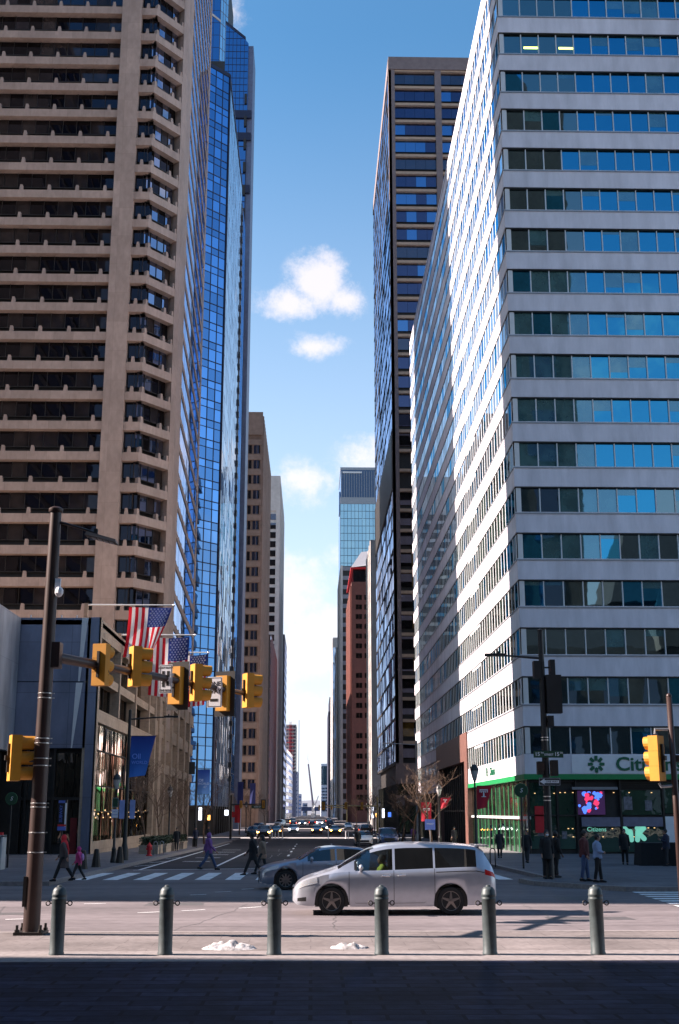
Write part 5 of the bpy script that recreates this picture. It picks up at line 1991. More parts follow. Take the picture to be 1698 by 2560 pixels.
# ------------------------------------------------------------------ flags on poles over the left pavement
def flagset(label, y, x0, x1, z, fx0, fx1, ln, seed, sweep):
    t = thing('flagpole', 'white flagpole ' + label + ' reaching out over the left pavement', 'flagpole', (x0, y, z), 0, 'flagpoles of the left building')
    b = MB()
    b.tube([(0, 0, 0), (x1 - x0, 0, .0)], [.075, .05], 8)
    b.build('pole', M_alu, t, smooth=40)
    b = MB()
    b.ball((x1 - x0, 0, 0), .11, 8)
    b.build('finial', M_steel, t, smooth=1)
    b = MB()
    b.box(-.15, .15, -.15, .15, 15.9 - z, .12)
    b.build('bracket', M_beige2, t)
    b = MB()
    na, nb_ = 52, 40
    w = fx1 - fx0
    def P(a, v):
        x = fx0 + w * a
        k = max(0, a - .35) / .65
        x -= sweep * (k ** 1.4) * (v ** 1.2) * w
        x -= .10 * w * v * v * (1 - a) * (1 if sweep > .3 else .2)
        zz = z - .14 - .16 * math.sin(math.pi * a) * (1 if sweep < .3 else .4) - ln * v * (1 - .12 * sweep * k)
        yy = y + .16 * math.sin(a * 7 + seed + v * 2) * (.25 + v) + sweep * .9 * math.sin(v * 2.6 + a * 2) * k
        return (x, yy, zz)
    vs = [P(i / na, j / nb_) for i in range(na + 1) for j in range(nb_ + 1)]
    for i in range(na):
        for j in range(nb_):
            a, v = (i + .5) / na, (j + .5) / nb_
            stripe = int(a * 13)
            mi = 0 if stripe % 2 == 0 else 1
            if a > 6 / 13 and v < .4:
                mi = 2
            b.add([], [], 0)
            b.f.append([i * (nb_ + 1) + j, (i + 1) * (nb_ + 1) + j, (i + 1) * (nb_ + 1) + j + 1, i * (nb_ + 1) + j + 1])
            b.m.append(mi)
    b.v = [tuple(p) for p in vs]
    for r_ in range(9):
        for c in range(6 if r_ % 2 == 0 else 5):
            v = (r_ + .8) / 9.6 * .4
            a = 6 / 13 + (c + (.75 if r_ % 2 == 0 else 1.25)) / 6.6 * (7 / 13)
            for sgn in (-1, 1):
                n = []
                for k in range(10):
                    rr = .12 if k % 2 == 0 else .05
                    q = P(min(1, a + rr / w * math.cos(k * math.pi / 5)), max(0, v + rr / ln * math.sin(k * math.pi / 5)))
                    n.append((q[0], q[1] + sgn * .012, q[2]))
                b.add(n, [tuple(range(10))], 1)
    o = b.build('flag', [F_red, F_white, F_blue], smooth=0, recalc=False)
    tag(o, 'striped flag with star field ' + label, 'flag', 'flags hung from the left building')
    return o
flagset('nearest the camera, its lower half swept sideways', 97, -18.4, -11.3, 18.95, -14.95, -11.5, 4.1, 0.4, .42)
flagset('in the middle, hanging straight down', 107, -17.2, -10.5, 17.95, -14.4, -11.0, 5.2, 2.2, .06)
flagset('farthest of the three, half behind the signals', 118, -17.0, -10.2, 17.8, -13.5, -10.3, 5.0, 4.0, .06)
# ------------------------------------------------------------------ vehicles
def curve(keys):
    xs = [k[0] for k in keys]
    ys = [k[1] for k in keys]
    h = np.diff(xs)
    d = np.diff(ys) / h
    m = np.zeros(len(xs))
    m[0], m[-1] = d[0], d[-1]
    for i in range(1, len(xs) - 1):
        m[i] = 0 if d[i - 1] * d[i] <= 0 else 2 * d[i - 1] * d[i] / (d[i - 1] + d[i])
    def f(x):
        x = min(max(x, xs[0]), xs[-1])
        i = min(int(np.searchsorted(xs, x, side='right')) - 1, len(xs) - 2)
        t = (x - xs[i]) / h[i]
        return float((2 * t ** 3 - 3 * t ** 2 + 1) * ys[i] + (t ** 3 - 2 * t ** 2 + t) * h[i] * m[i] + (-2 * t ** 3 + 3 * t ** 2) * ys[i + 1] + (t ** 3 - t ** 2) * h[i] * m[i + 1])
    return f

def car(label, cat, spec, loc, rz, m_body, group=None, step=.07, light=None, tail=None, see=False, simple=False, glass_m=None, name='car'):
    """front of the car at local x=0, rear at x=L, y sideways"""
    L, W_ = spec['L'], spec['W'] / 2
    top, belt = curve(spec['top']), curve(spec['belt'])
    wid = curve(spec['wid'])
    rock = curve(spec['rock'])
    rw = spec.get('roofw', .76)
    wx0, wx1, wr = spec['wheels']
    ar = wr + .075
    t = thing(name, label, cat, loc, rz, group)
    glass_m = glass_m or G_car
    xs = list(np.arange(0, L + 1e-6, step))
    for w in (wx0, wx1):
        xs += [w - ar, w + ar, w - ar * .97, w + ar * .97]
    for a, c in spec['side_glass']:
        xs += [a, c]
    xs += list(spec['wind']) + list(spec['rear'])
    xs = sorted(x for x in set(round(x, 3) for x in xs) if 0 <= x <= L)
    x2 = [xs[0]]
    for x in xs[1:]:
        if x - x2[-1] > .012:
            x2.append(x)
    xs = x2
    def ring(x):
        w = wid(x) * W_
        bt, tp_ = belt(x), top(x)
        bt = min(bt, tp_ - .05)
        z0 = rock(x)
        for wc in (wx0, wx1):
            if abs(x - wc) < ar:
                z0 = max(z0, wr + math.sqrt(max(0, ar * ar - (x - wc) ** 2)))
        z0 = min(z0, bt - .12)
        rk = rock(x)
        z1 = max(rk + (bt - rk) * .12, z0 + .02)
        z2 = max(rk + (bt - rk) * .45, z0 + .05)
        z3 = max(rk + (bt - rk) * .78, z0 + .09)
        tall = min(1, max(0, (tp_ - bt - .06) / .35))
        wr_ = w * (.90 * (1 - tall) + rw * tall)
        zr = bt + (tp_ - bt) * (.80 if tall > .3 else .7)
        return [(w * .955, z0), (w * .985, z1), (w, z2), (w * .99, z3), (w * .955, bt), (w * .945, bt + .012 if tall > .05 else bt + .004), (wr_ , zr), (wr_ * .93, bt + (tp_ - bt) * .93), (wr_ * .6, tp_ - .008), (0, tp_)]
    rings = [ring(x) for x in xs]
    K = len(rings[0])
    def P(i, j, s):
        y, z = rings[i][j]
        return (xs[i], y * s, z)
    body = MB()
    parts = {}
    def put(key, pts, m=0):
        parts.setdefault(key, MB()).add(pts, [tuple(range(len(pts)))], m)
    for s in (-1, 1):
        for i in range(len(xs) - 1):
            xm = (xs[i] + xs[i + 1]) / 2
            for j in range(K - 1):
                q = [P(i, j, s), P(i + 1, j, s), P(i + 1, j + 1, s), P(i, j + 1, s)]
                g = None
                if j == 5:
                    for n_, (a, c) in enumerate(spec['side_glass']):
                        if a <= xm <= c and rings[i][6][1] - rings[i][5][1] > .03:
                            g = 'side%d_%d' % (n_, s)
                if j >= 6 and spec['wind'][0] <= xm <= spec['wind'][1]:
                    if not (j == 6 and xm > spec['wind'][1] - .1):
                        g = 'windscreen'
                if j >= 6 and spec['rear'][0] <= xm <= spec['rear'][1]:
                    g = 'rear_window'
                if g:
                    put(g, q)
                else:
                    body.add(q, [(0, 1, 2, 3)])
    for i in (0, len(xs) - 1):
        for j in range(K - 1):
            body.add([P(i, j, -1), P(i, j, 1), P(i, j + 1, 1), P(i, j + 1, -1)], [(0, 1, 2, 3)])
    bo = body.build('body', m_body, t, smooth=42)
    for k, mb in parts.items():
        gm = glass_m
        if see and k in ('side0_-1', 'side0_1', 'windscreen'):
            gm = G_clear
        mb.build('windscreen' if k == 'windscreen' else ('rear_window' if k == 'rear_window' else 'side_window'), gm, t, smooth=42)
    def surf(x, jf, s, off=.006):
        r_ = ring(x)
        j = int(min(jf, K - 2))
        f = jf - j
        y = r_[j][0] * (1 - f) + r_[j + 1][0] * f
        z = r_[j][1] * (1 - f) + r_[j + 1][1] * f
        dy = r_[j + 1][0] - r_[j][0]
        dz = r_[j + 1][1] - r_[j][1]
        l_ = math.hypot(dy, dz) or 1
        return Vector((x, s * (y + off * dz / l_), z - off * dy / l_))
    def patch(x0, x1, j0, j1, s, m, name_, n=5, k=3, off=.006, par=None):
        b = MB()
        vs = [surf(x0 + (x1 - x0) * i / n, j0 + (j1 - j0) * j / k, s, off) for i in range(n + 1) for j in range(k + 1)]
        b.add(vs, [(i * (k + 1) + j, (i + 1) * (k + 1) + j, (i + 1) * (k + 1) + j + 1, i * (k + 1) + j + 1) for i in range(n) for j in range(k)])
        return b.build(name_, m, par or t, smooth=1)
    # underbody and dark wheel wells
    b = MB()
    b.box(.25, L - .25, -W_ * .86, W_ * .86, rock(L / 2) + .03, min(belt(L / 2), .75) - .1)
    for w in (wx0, wx1):
        b.box(w - ar * .98, w + ar * .98, -W_ * .92, W_ * .92, rock(L / 2), wr + ar * .6)
    b.build('underbody', M_black, t)
    for w in (wx0, wx1):
        for s in (-1, 1):
            yo = s * W_ * .965
            wh = MB()
            wd = .21
            pr = [(wr * .66, -wd / 2), (wr * .93, -wd / 2), (wr, -wd * .36), (wr, wd * .36), (wr * .93, wd / 2), (wr * .66, wd / 2)]
            wh.lathe(pr, (0, 0, 0), 22 if not simple else 12, axis='y')
            wo_ = wh.build('wheel', M_tyre, t, smooth=40)
            wo_.location = (w, yo - s * wd / 2, wr)
            b = MB()
            yy = s * (wd / 2 + .004)
            n = 24 if not simple else 12
            rr = wr * .68
            for q in range(n):      # rim ring
                a0, a1 = 2 * math.pi * q / n, 2 * math.pi * (q + 1) / n
                b.quad((rr * math.cos(a0), yy, rr * math.sin(a0)), (rr * math.cos(a1), yy, rr * math.sin(a1)), (rr * .88 * math.cos(a1), yy - s * .012, rr * .88 * math.sin(a1)), (rr * .88 * math.cos(a0), yy - s * .012, rr * .88 * math.sin(a0)))
            ns = spec.get('spokes', 5)
            for q in range(ns):
                a = 2 * math.pi * q / ns + .3
                ca, sa = math.cos(a), math.sin(a)
                def T(p, o, y_):
                    return (p * ca - o * sa, y_, p * sa + o * ca)
                b.hexa([T(rr * .08, -.045, yy - s * .06), T(rr * .92, -.022, yy - s * .05), T(rr * .92, .022, yy - s * .05), T(rr * .08, .045, yy - s * .06),
                        T(rr * .08, -.04, yy + s * .004), T(rr * .92, -.018, yy - s * .004), T(rr * .92, .018, yy - s * .004), T(rr * .08, .04, yy + s * .004)])
            b.lathe([(rr * .22, yy - s * .05), (rr * .22, yy + s * .006), (rr * .1, yy + s * .012)], n=10, axis='y')
            rim = b.build('rim', M_rim, wo_)
            b = MB()
            b.lathe([(rr * .87, yy - s * .07), (rr * .86, yy - s * .068)], n=16, axis='y')
            b.build('brake_disc', M_black, wo_)
    for s in (-1, 1):
        h0, h1, hj0, hj1 = spec['head']
        patch(h0, h1, hj0, hj1, s, light or spec.get('head_m') or M_headlamp, 'headlight', 6, 3, .008)
        a0, a1, aj0, aj1 = spec['tail']
        patch(a0, a1, aj0, aj1, s, tail or M_taillamp, 'tail_light', 5, 3, .008)
        if light:
            b = MB()
            b.ball((.02, s * W_ * .72, spec.get('lampz', .7)), .11, 8, sc=(.6, 1, .8))
            b.build('lamp_beam', light, t)
        # door seams, handles and mirrors
        if not simple:
            for x in spec['seams']:
                patch(x - .006, x + .006, .6, 4.2, s, M_black, 'door_seam', 1, 8, .004)
            for x in spec['handles']:
                p0, p1 = surf(x, 3.35, s, .03), surf(x + .19, 3.35, s, .03)
                b = MB()
                b.tube([surf(x - .01, 3.35, s, .0), p0, p1, surf(x + .2, 3.35, s, .0)], .014, 6)
                b.build('door_handle', M_chrome, t, smooth=1)
        mx_ = spec['mirror']
        p = surf(mx_, 5.0, s, .0)
        b = MB()
        b.ball((p.x, p.y + s * .13, p.z + .09), .1, 10, sc=(.62, 1.0, .75))
        b.tube([p, (p.x, p.y + s * .08, p.z + .05)], .03, 6)
        b.build('mirror', m_body if not spec.get('dark_mirror') else M_black, t, smooth=1)
    # grille, plate, bumper opening
    b = MB()
    g = spec.get('grille', (.45, .7, .45))
    b.box(-.012, .05, -W_ * g[2], W_ * g[2], g[0], g[1])
    b.box(-.016, -.011, -.17, .17, g[0] - .17, g[0] - .05)
    b.build('grille', M_black, t)
    b = MB()
    b.box(L - .02, L + .012, -.16, .16, .62, .75)
    b.build('number_plate', M_sign_w, t)
    return t, surf, patch

M_headlamp = glass('headlamp_glass', (.45, .45, .45), (.95, .95, 1), .25, wavy=.03, wscale=30)
M_taillamp = mat('tail_lamp_red', (.42, .012, .012), .15, var=.2, scale=40)
P_silver = paint('silver_paint', (.47, .49, .545), .28, .55, .7)
P_slate = paint('blue_grey_paint', (.30, .335, .42), .28, .5, .8)
P_black = paint('black_paint_gloss', (.012, .012, .014), .25, .1, .8)
P_navy = paint('navy_paint', (.02, .035, .10), .25, .2, .8)
P_white = paint('white_paint_gloss', (.62, .62, .63), .3, .0, .7)

VAN = dict(L=5.15, W=2.0, wheels=(.98, 3.98, .345), roofw=.80,
    top=[(0, .60), (.1, .74), (.3, .87), (.75, 1.01), (1.08, 1.12), (1.5, 1.36), (2.0, 1.63), (2.45, 1.73), (3.0, 1.76), (4.0, 1.74), (4.5, 1.70), (4.82, 1.60), (5.0, 1.32), (5.1, 1.08), (5.15, .92)],
    belt=[(0, .6), (.3, .84), (.8, .97), (1.3, 1.04), (2.6, 1.08), (3.6, 1.12), (4.6, 1.15), (5.15, 1.0)],
    wid=[(0, .66), (.06, .78), (.2, .90), (.5, .975), (1, 1), (4.2, 1), (4.8, .965), (5.05, .9), (5.15, .80)],
    rock=[(0, .34), (.12, .25), (.6, .22), (2.5, .21), (4.5, .24), (4.95, .33), (5.15, .46)],
    wind=(1.14, 2.06), rear=(4.87, 5.06), side_glass=[(1.58, 2.52), (2.58, 3.56), (3.6, 4.66)],
    head=(.10, .62, 3.05, 4.1), tail=(4.86, 5.12, 3.3, 4.3), seams=(1.42, 2.55, 3.58), handles=(2.26, 2.66), mirror=1.72, spokes=5, grille=(.52, .66, .5))
HATCH = dict(L=4.46, W=1.8, wheels=(.86, 3.56, .33), roofw=.74,
    top=[(0, .60), (.1, .72), (.35, .82), (.9, .93), (1.3, 1.0), (1.75, 1.24), (2.15, 1.41), (2.6, 1.455), (3.3, 1.42), (3.9, 1.26), (4.2, 1.08), (4.4, .98), (4.46, .85)],
    belt=[(0, .55), (.35, .76), (1.2, .91), (2.5, .95), (3.6, 1.0), (4.46, .9)],
    wid=[(0, .62), (.08, .76), (.25, .89), (.6, .97), (1, 1), (3.6, 1), (4.1, .95), (4.38, .86), (4.46, .76)],
    rock=[(0, .32), (.1, .22), (.5, .19), (3.9, .2), (4.3, .3), (4.46, .42)],
    wind=(1.32, 2.12), rear=(3.62, 4.14), side_glass=[(1.62, 2.58), (2.64, 3.5)],
    head=(.1, .62, 3.1, 4.05), tail=(4.1, 4.42, 3.3, 4.3), seams=(1.45, 2.61), handles=(2.3, 3.2), mirror=1.75, spokes=10, grille=(.38, .6, .5), dark_mirror=False)
SUV = dict(L=4.7, W=1.95, wheels=(.9, 3.72, .36), roofw=.80,
    top=[(0, .8), (.1, .98), (.4, 1.06), (1.0, 1.14), (1.3, 1.2), (1.7, 1.52), (2.05, 1.75), (2.5, 1.80), (4.0, 1.78), (4.4, 1.7), (4.6, 1.35), (4.7, 1.0)],
    belt=[(0, .75), (.4, .98), (1.2, 1.08), (4.4, 1.14), (4.7, .98)],
    wid=[(0, .78), (.1, .88), (.4, .97), (1, 1), (4.2, 1), (4.6, .93), (4.7, .84)],
    rock=[(0, .42), (.1, .32), (.5, .28), (4.2, .3), (4.7, .5)],
    wind=(1.34, 2.0), rear=(4.42, 4.62), side_glass=[(1.66, 2.5), (2.56, 3.4), (3.46, 4.2)],
    head=(.04, .5, 3.1, 4.1), tail=(4.4, 4.68, 3.2, 4.3), seams=(1.5, 2.53), handles=(2.2, 3.1), mirror=1.78, spokes=5, grille=(.62, .88, .5), lampz=.86)
SEDAN = dict(L=4.75, W=1.83, wheels=(.9, 3.7, .33), roofw=.72,
    top=[(0, .6), (.1, .74), (.4, .84), (1.1, .95), (1.45, 1.02), (1.9, 1.28), (2.25, 1.43), (2.7, 1.46), (3.3, 1.4), (3.85, 1.14), (4.1, 1.07), (4.6, 1.03), (4.75, .88)],
    belt=[(0, .55), (.4, .78), (1.4, .92), (3.6, .97), (4.6, .95), (4.75, .82)],
    wid=[(0, .66), (.1, .8), (.35, .94), (1, 1), (3.8, 1), (4.5, .93), (4.75, .8)],
    rock=[(0, .32), (.1, .22), (.5, .19), (4.2, .2), (4.75, .42)],
    wind=(1.46, 2.2), rear=(3.32, 3.86), side_glass=[(1.75, 2.65), (2.71, 3.5)],
    head=(.06, .55, 3.1, 4.05), tail=(4.4, 4.72, 3.2, 4.2), seams=(1.55, 2.68), handles=(2.35, 3.25), mirror=1.85, spokes=7, grille=(.38, .58, .5), lampz=.66)

# silver minivan crossing to the left, nose in the sun
van, vsurf, vpatch = car('silver minivan driving left across the sunlit road', 'minivan', VAN, (-.48, 33.65, 0), 0, P_silver, see=True, step=.05, name='minivan')
for s in (-1, 1):
    vpatch(3.62, 4.85, 3.52, 3.62, s, M_black, 'door_track', 6, 1, .004)
    vpatch(1.55, 1.62, 5.1, 5.9, s, M_black, 'quarter_trim', 2, 3, .004)
    vpatch(.12, .34, 1.2, 1.7, s, M_black, 'fog_lamp', 3, 2, .006)
    vpatch(1.3, 3.6, .75, .9, s, M_gray_alu, 'sill_trim', 8, 1, .006)
b = MB()
b.box(4.7, 5.0, -.75, .75, 1.655, 1.69)
b.build('roof_spoiler', P_silver, van)
b = MB()
for y in (-.42, .42):
    b.box(2.1, 2.6, y - .24, y + .24, .55, .72)
    b.hexa([(2.5, y - .24, .7), (2.62, y - .24, .7), (2.62, y + .24, .7), (2.5, y + .24, .7), (2.68, y - .2, 1.28), (2.76, y - .2, 1.28), (2.76, y + .2, 1.28), (2.68, y + .2, 1.28)])
    b.box(2.7, 2.8, y - .1, y + .1, 1.3, 1.48)
b.build('front_seat', M_black, van)
b = MB()
b.box(1.3, 4.7, -.84, .84, .4, .45)
b.box(1.3, 1.62, -.82, .82, .8, 1.0)
b.box(3.3, 3.45, -.8, .8, .45, 1.2)
b.build('interior', M_black, van)
van.scale = (1.035, 1.035, 1.035)
# blue-grey hatchback turning in behind it
sed, ssurf, spatch = car('blue-grey hatchback half hidden behind the silver minivan', 'hatchback', HATCH, (-1.82, 43.9, gz(44)), R(6), P_slate, step=.055, name='hatchback')
# parked pair on the right kerb
car('dark blue car with pale sunshade parked beyond the minivan roof', 'car', SUV, (7.3, 116, gz(116)), R(90), P_navy, name='parked_car', step=.12)
car('silver white car parked nose out left of the dark blue car', 'car', SEDAN, (5.3, 124, gz(124)), R(90), P_white, name='parked_car', step=.12)
far_cars = [
    ('black off-road car facing us with amber lamps at the far crossing', SUV, -6.6, 171, 90, P_black, E_amber, None),
    ('dark car with one amber lamp behind the black off-road car', SEDAN, -5.6, 196, 90, P_black, E_amber, None),
    ('white sedan facing us with white lamps in the middle lane', SEDAN, -3.1, 214, 90, P_white, E_white, None),
    ('dark blue car with amber lamp right of the white sedan', SEDAN, .9, 206, 90, P_navy, E_amber, None),
    ('dark car with two amber lamps on the right lane far off', SEDAN, 3.9, 200, 90, P_black, E_amber, None),
    ('white off-road car pulled out at the far left kerb', SUV, -8.3, 300, 75, P_white, None, None),
    ('dark van on the far right lane with pale rear', SUV, 4.4, 296, -90, P_navy, None, None),
    ('dark sedan with red tail lamps next to the far white car', SEDAN, -4.6, 318, -90, P_black, None, E_red),
    ('tiny dark car with white lamps far down the street, left one', SEDAN, -2.4, 330, 90, P_black, E_white, None),
    ('tiny car with red lamps in the middle far down', SEDAN, .2, 338, -90, P_navy, None, E_red),
    ('tiny pale car with white lamps far down the street, right one', SEDAN, 2.3, 345, 90, P_silver, E_white, None),
    ('tiny car with amber lamps left of the farthest row', SUV, -5.6, 372, 90, P_black, E_amber, None),
    ('tiny dark car in the farthest row on the right', SUV, 5.2, 375, -90, P_black, None, E_red),
    ('black car parked first past the cross street at left', SEDAN, -8.9, 188, 90, P_black, None, None),
    ('silver car parked second past the cross street at left', SEDAN, -8.9, 196, 90, P_silver, None, None),
    ('navy car parked third past the cross street at left', SUV, -8.8, 205, 90, P_navy, None, None),
    ('black car parked first past the cross street at right', SUV, 8.2, 188, -90, P_black, None, None),
    ('grey car parked second past the cross street at right', SEDAN, 8.2, 199, -90, P_slate, None, E_red),
    ('dark car with white lamps between the amber ones far off', SEDAN, 2.2, 236, 90, P_black, E_white, None),
    ('silver car parked far off at the right kerb', SEDAN, 7.6, 252, 90, P_silver, None, None),
]
M_lampoff = M_headlamp
for lb_, sp_, x, y, r_, pm, li, ta_ in far_cars:
    car(lb_, 'car', sp_, (x, y, gz(y)), R(r_), pm, step=.2, light=li, tail=ta_, simple=True, group='cars far down the street')
# folded sunshade behind the dark blue car's windscreen glass
# ------------------------------------------------------------------ people
def bake(o, voxel, smooth=True):
    md = o.modifiers.new('fuse', 'REMESH')
    md.mode = 'VOXEL'
    md.voxel_size = voxel
    md.use_smooth_shade = True
    s = o.modifiers.new('soft', 'SMOOTH')
    s.factor = .5
    s.iterations = 3
    dg = bpy.context.evaluated_depsgraph_get()
    me = bpy.data.meshes.new_from_object(o.evaluated_get(dg))
    old = o.data
    mats = [m for m in old.materials]
    o.modifiers.clear()
    o.data = me
    me.materials.clear()
    for m in mats:
        me.materials.append(m)
    return o

def cl(name, col, rough=.85):
    return mat(name, col, rough, var=.18, scale=7)
C_BLK = cl('black_wool', (.012, .012, .014))
C_CHAR = cl('charcoal_cloth', (.03, .03, .034))
C_NAVY = cl('navy_cloth', (.015, .02, .045))
C_JEAN = cl('blue_jeans', (.05, .08, .17))
C_DENIM = cl('pale_denim', (.20, .27, .42))
C_PURP = cl('purple_print', (.20, .08, .26))
C_PINK = cl('pink_jacket', (.50, .05, .20))
C_REDS = cl('red_scarf', (.55, .02, .03))
C_GREYC = cl('brown_grey_coat', (.07, .055, .055))
C_TAN = cl('tan_coat', (.25, .17, .12))
C_MAROON = cl('maroon_jacket', (.09, .02, .02))
C_VEST = cl('yellow_green_vest', (.24, .31, .03))
C_WHITE = cl('white_mask', (.7, .7, .72))

def person(label, loc, face, h=1.72, walk=0.0, coat=None, coat_len=.86, pants=None, skin=None, hair=None, hat=None, hood=False, mask=False, arm='swing', lean=0.0, bag=None, group=None, seated=False, longhair=False, scarf=None):
    t = thing('person', label, 'person', loc, face, group)
    skin = skin or M_skin
    k = h / 1.75
    fw = lambda x, y, z: Vector(((x + lean * max(0, z - .9)) * k, y * k, z * k))
    hipz = .93
    legs = []
    for s, ph in ((1, 1), (-1, -1)):
        a = walk * ph
        if seated:
            hip, knee, ank = fw(0, s * .09, .93), fw(.42, s * .11, .90), fw(.62, s * .11, .52)
        else:
            hip = fw(0, s * .09, hipz)
            bend = .10 * walk if ph < 0 else .03 * walk
            knee = fw(a * .42 + bend, s * .095, .50 - .01 * abs(a))
            ank = fw(a * .80 - (.12 * walk if ph < 0 else 0), s * .095, .085 + (.10 * walk if ph < 0 else .0))
        legs.append((hip, knee, ank))
    arms = []
    for s, ph in ((1, -1), (-1, 1)):
        sh = fw(0, s * .185, 1.42)
        if arm == 'phone' and s == 1:
            el_, wr = fw(.06, s * .25, 1.14), fw(.30, s * .14, 1.24)
        elif arm == 'fold':
            el_, wr = fw(.05, s * .26, 1.15), fw(.22, s * .06, 1.10)
        elif arm == 'wheel':
            el_, wr = fw(.2, s * .24, 1.16), fw(.46, s * .16, 1.22)
        else:
            a = walk * ph * .5
            el_, wr = fw(a * .5 - .03, s * .235, 1.14), fw(a * 1.1 + .06, s * .245, .89)
        arms.append((sh, el_, wr, s))
    b = MB()
    b.tube([fw(0, 0, .86), fw(0, 0, .98), fw(.01, 0, 1.12), fw(.0, 0, 1.3), fw(-.01, 0, 1.42), fw(0, 0, 1.47)], [.13 * k, .15 * k, .125 * k, .15 * k, .13 * k, .07 * k], 12)
    b.tube([fw(0, 0, 1.40), fw(.02, 0, 1.55)], [.062 * k, .055 * k], 10)
    hc = fw(.035, 0, 1.64)
    b.ball(hc, .105 * k, 14, sc=(.92, .76, 1.14))
    b.ball(hc + Vector((.045 * k, 0, -.06 * k)), .06 * k, 10, sc=(.9, .8, .9))
    b.ball(hc + Vector((.105 * k, 0, -.012 * k)), .02 * k, 6, sc=(1, .7, 1.4))
    for s in (-1, 1):
        b.ball(hc + Vector((-.0, s * .082 * k, 0)), .024 * k, 6, sc=(.9, .5, 1.3))
    for hip, knee, ank in legs:
        b.tube([hip, hip.lerp(knee, .4), knee, knee.lerp(ank, .35), ank], [.092 * k, .082 * k, .056 * k, .057 * k, .038 * k], 10)
        b.tube([ank + Vector((-.06 * k, 0, -.04 * k)), ank + Vector((.15 * k, 0, -.055 * k))], [.036 * k, .028 * k], 8)
    for sh, el_, wr, s in arms:
        b.tube([fw(0, s * .10, 1.43), sh, sh.lerp(el_, .5), el_, el_.lerp(wr, .4), wr], [.06 * k, .058 * k, .047 * k, .038 * k, .038 * k, .027 * k], 8)
        d = (wr - el_).normalized()
        palm = wr + d * .06 * k
        side = Vector((1, 0, 0)) if abs(d.z) > .6 else Vector((0, 0, 1))
        nrm = d.cross(side).normalized()
        for q in (-1, 1):
            b.tube([wr, palm + side * q * .02 * k, wr + d * .095 * k + side * q * .026 * k], [.022 * k, .02 * k, .016 * k], 6)
        for q, ln in enumerate((.062, .075, .07, .054)):
            r0 = wr + d * .088 * k + side * (.033 - q * .022) * k
            curl = nrm * (.018 * s) * k
            b.tube([r0, r0 + d * ln * .55 * k, r0 + d * ln * .85 * k + curl], [.0095 * k, .009 * k, .0075 * k], 5)
        b.tube([wr + side * .02 * k + d * .02 * k, wr + side * .05 * k + d * .055 * k, wr + side * .052 * k + d * .09 * k], [.013 * k, .011 * k, .009 * k], 5)
    body = b.build('body', skin, t)
    bake(body, .0105 * k)
    for s in (-1, 1):
        b = MB()
        b.ball(hc + Vector((.088 * k, s * .034 * k, .012 * k)), .011 * k, 6)
        b.build('eye', M_black, t)
    b = MB()
    b.box(*[v for v in (hc.x + .086 * k, hc.x + .101 * k, hc.y - .022 * k, hc.y + .022 * k, hc.z - .066 * k, hc.z - .058 * k)])
    b.build('mouth', M_brownst, t)
    if pants and not seated:
        b = MB()
        b.tube([fw(0, 0, .80), fw(0, 0, .90), fw(.0, 0, 1.0)], [.13 * k, .165 * k, .15 * k], 10)
        for hip, knee, ank in legs:
            b.tube([hip, hip.lerp(knee, .4), knee, knee.lerp(ank, .4), ank.lerp(knee, .06)], [.108 * k, .098 * k, .074 * k, .07 * k, .062 * k], 10)
        bake(b.build('trousers', pants, t), .017 * k)
    b = MB()
    for hip, knee, ank in legs:
        b.tube([ank + Vector((-.085 * k, 0, -.045 * k)), ank + Vector((.0, 0, -.03 * k)), ank + Vector((.12 * k, 0, -.055 * k)), ank + Vector((.19 * k, 0, -.06 * k))], [.045 * k, .056 * k, .043 * k, .024 * k], 8)
    if not seated:
        bake(b.build('shoes', C_BLK, t), .015 * k)
    if coat:
        b = MB()
        zb = coat_len
        b.tube([fw(.0, 0, zb), fw(.0, 0, (zb + .98) / 2), fw(0, 0, .98), fw(.01, 0, 1.14), fw(0, 0, 1.3), fw(-.01, 0, 1.42), fw(0, 0, 1.49)], [.205 * k if zb < .75 else .175 * k, .19 * k, .18 * k, .165 * k, .18 * k, .16 * k, .085 * k], 14)
        for sh, el_, wr, s in arms:
            b.tube([fw(0, s * .09, 1.42), sh, sh.lerp(el_, .5), el_, el_.lerp(wr, .5), wr.lerp(el_, .04)], [.085 * k, .083 * k, .07 * k, .062 * k, .056 * k, .048 * k], 8)
        b.tube([fw(-.01, 0, 1.44), fw(.01, 0, 1.53)], [.085 * k, .075 * k], 10)
        bake(b.build('coat', coat, t), .018 * k)
    if hair or hood or hat:
        b = MB()
        b.ball(hc + Vector((-.022 * k, 0, .022 * k)), .113 * k, 12, sc=(.98, .86, 1.08))
        if longhair:
            b.tube([hc + Vector((-.05 * k, 0, .02 * k)), hc + Vector((-.075 * k, 0, -.14 * k)), hc + Vector((-.07 * k, 0, -.28 * k))], [.10 * k, .10 * k, .06 * k], 10)
        if hood:
            b.ball(hc + Vector((-.035 * k, 0, -.01 * k)), .128 * k, 12, sc=(.95, .95, 1.15))
        o = b.build('hood' if hood else ('hat' if hat else 'hair'), hat or (coat if hood else hair), t, smooth=1)
    if mask:
        b = MB()
        b.ball(hc + Vector((.062 * k, 0, -.05 * k)), .062 * k, 10, sc=(.9, .92, .85))
        b.build('face_mask', C_WHITE, t, smooth=1)
    if scarf:
        b = MB()
        b.tube([fw(-.03, 0, 1.40), fw(0, 0, 1.5), fw(.0, 0, 1.56)], [.15 * k, .13 * k, .105 * k], 12)
        b.ball(hc + Vector((-.03 * k, 0, .01 * k)), .125 * k, 12, sc=(.95, .9, 1.1))
        b.tube([fw(-.12, .06, 1.42), fw(-.18, .1, 1.2), fw(-.17, .12, 1.02)], [.06 * k, .05 * k, .035 * k], 8)
        bake(b.build('scarf', scarf, t), .016 * k)
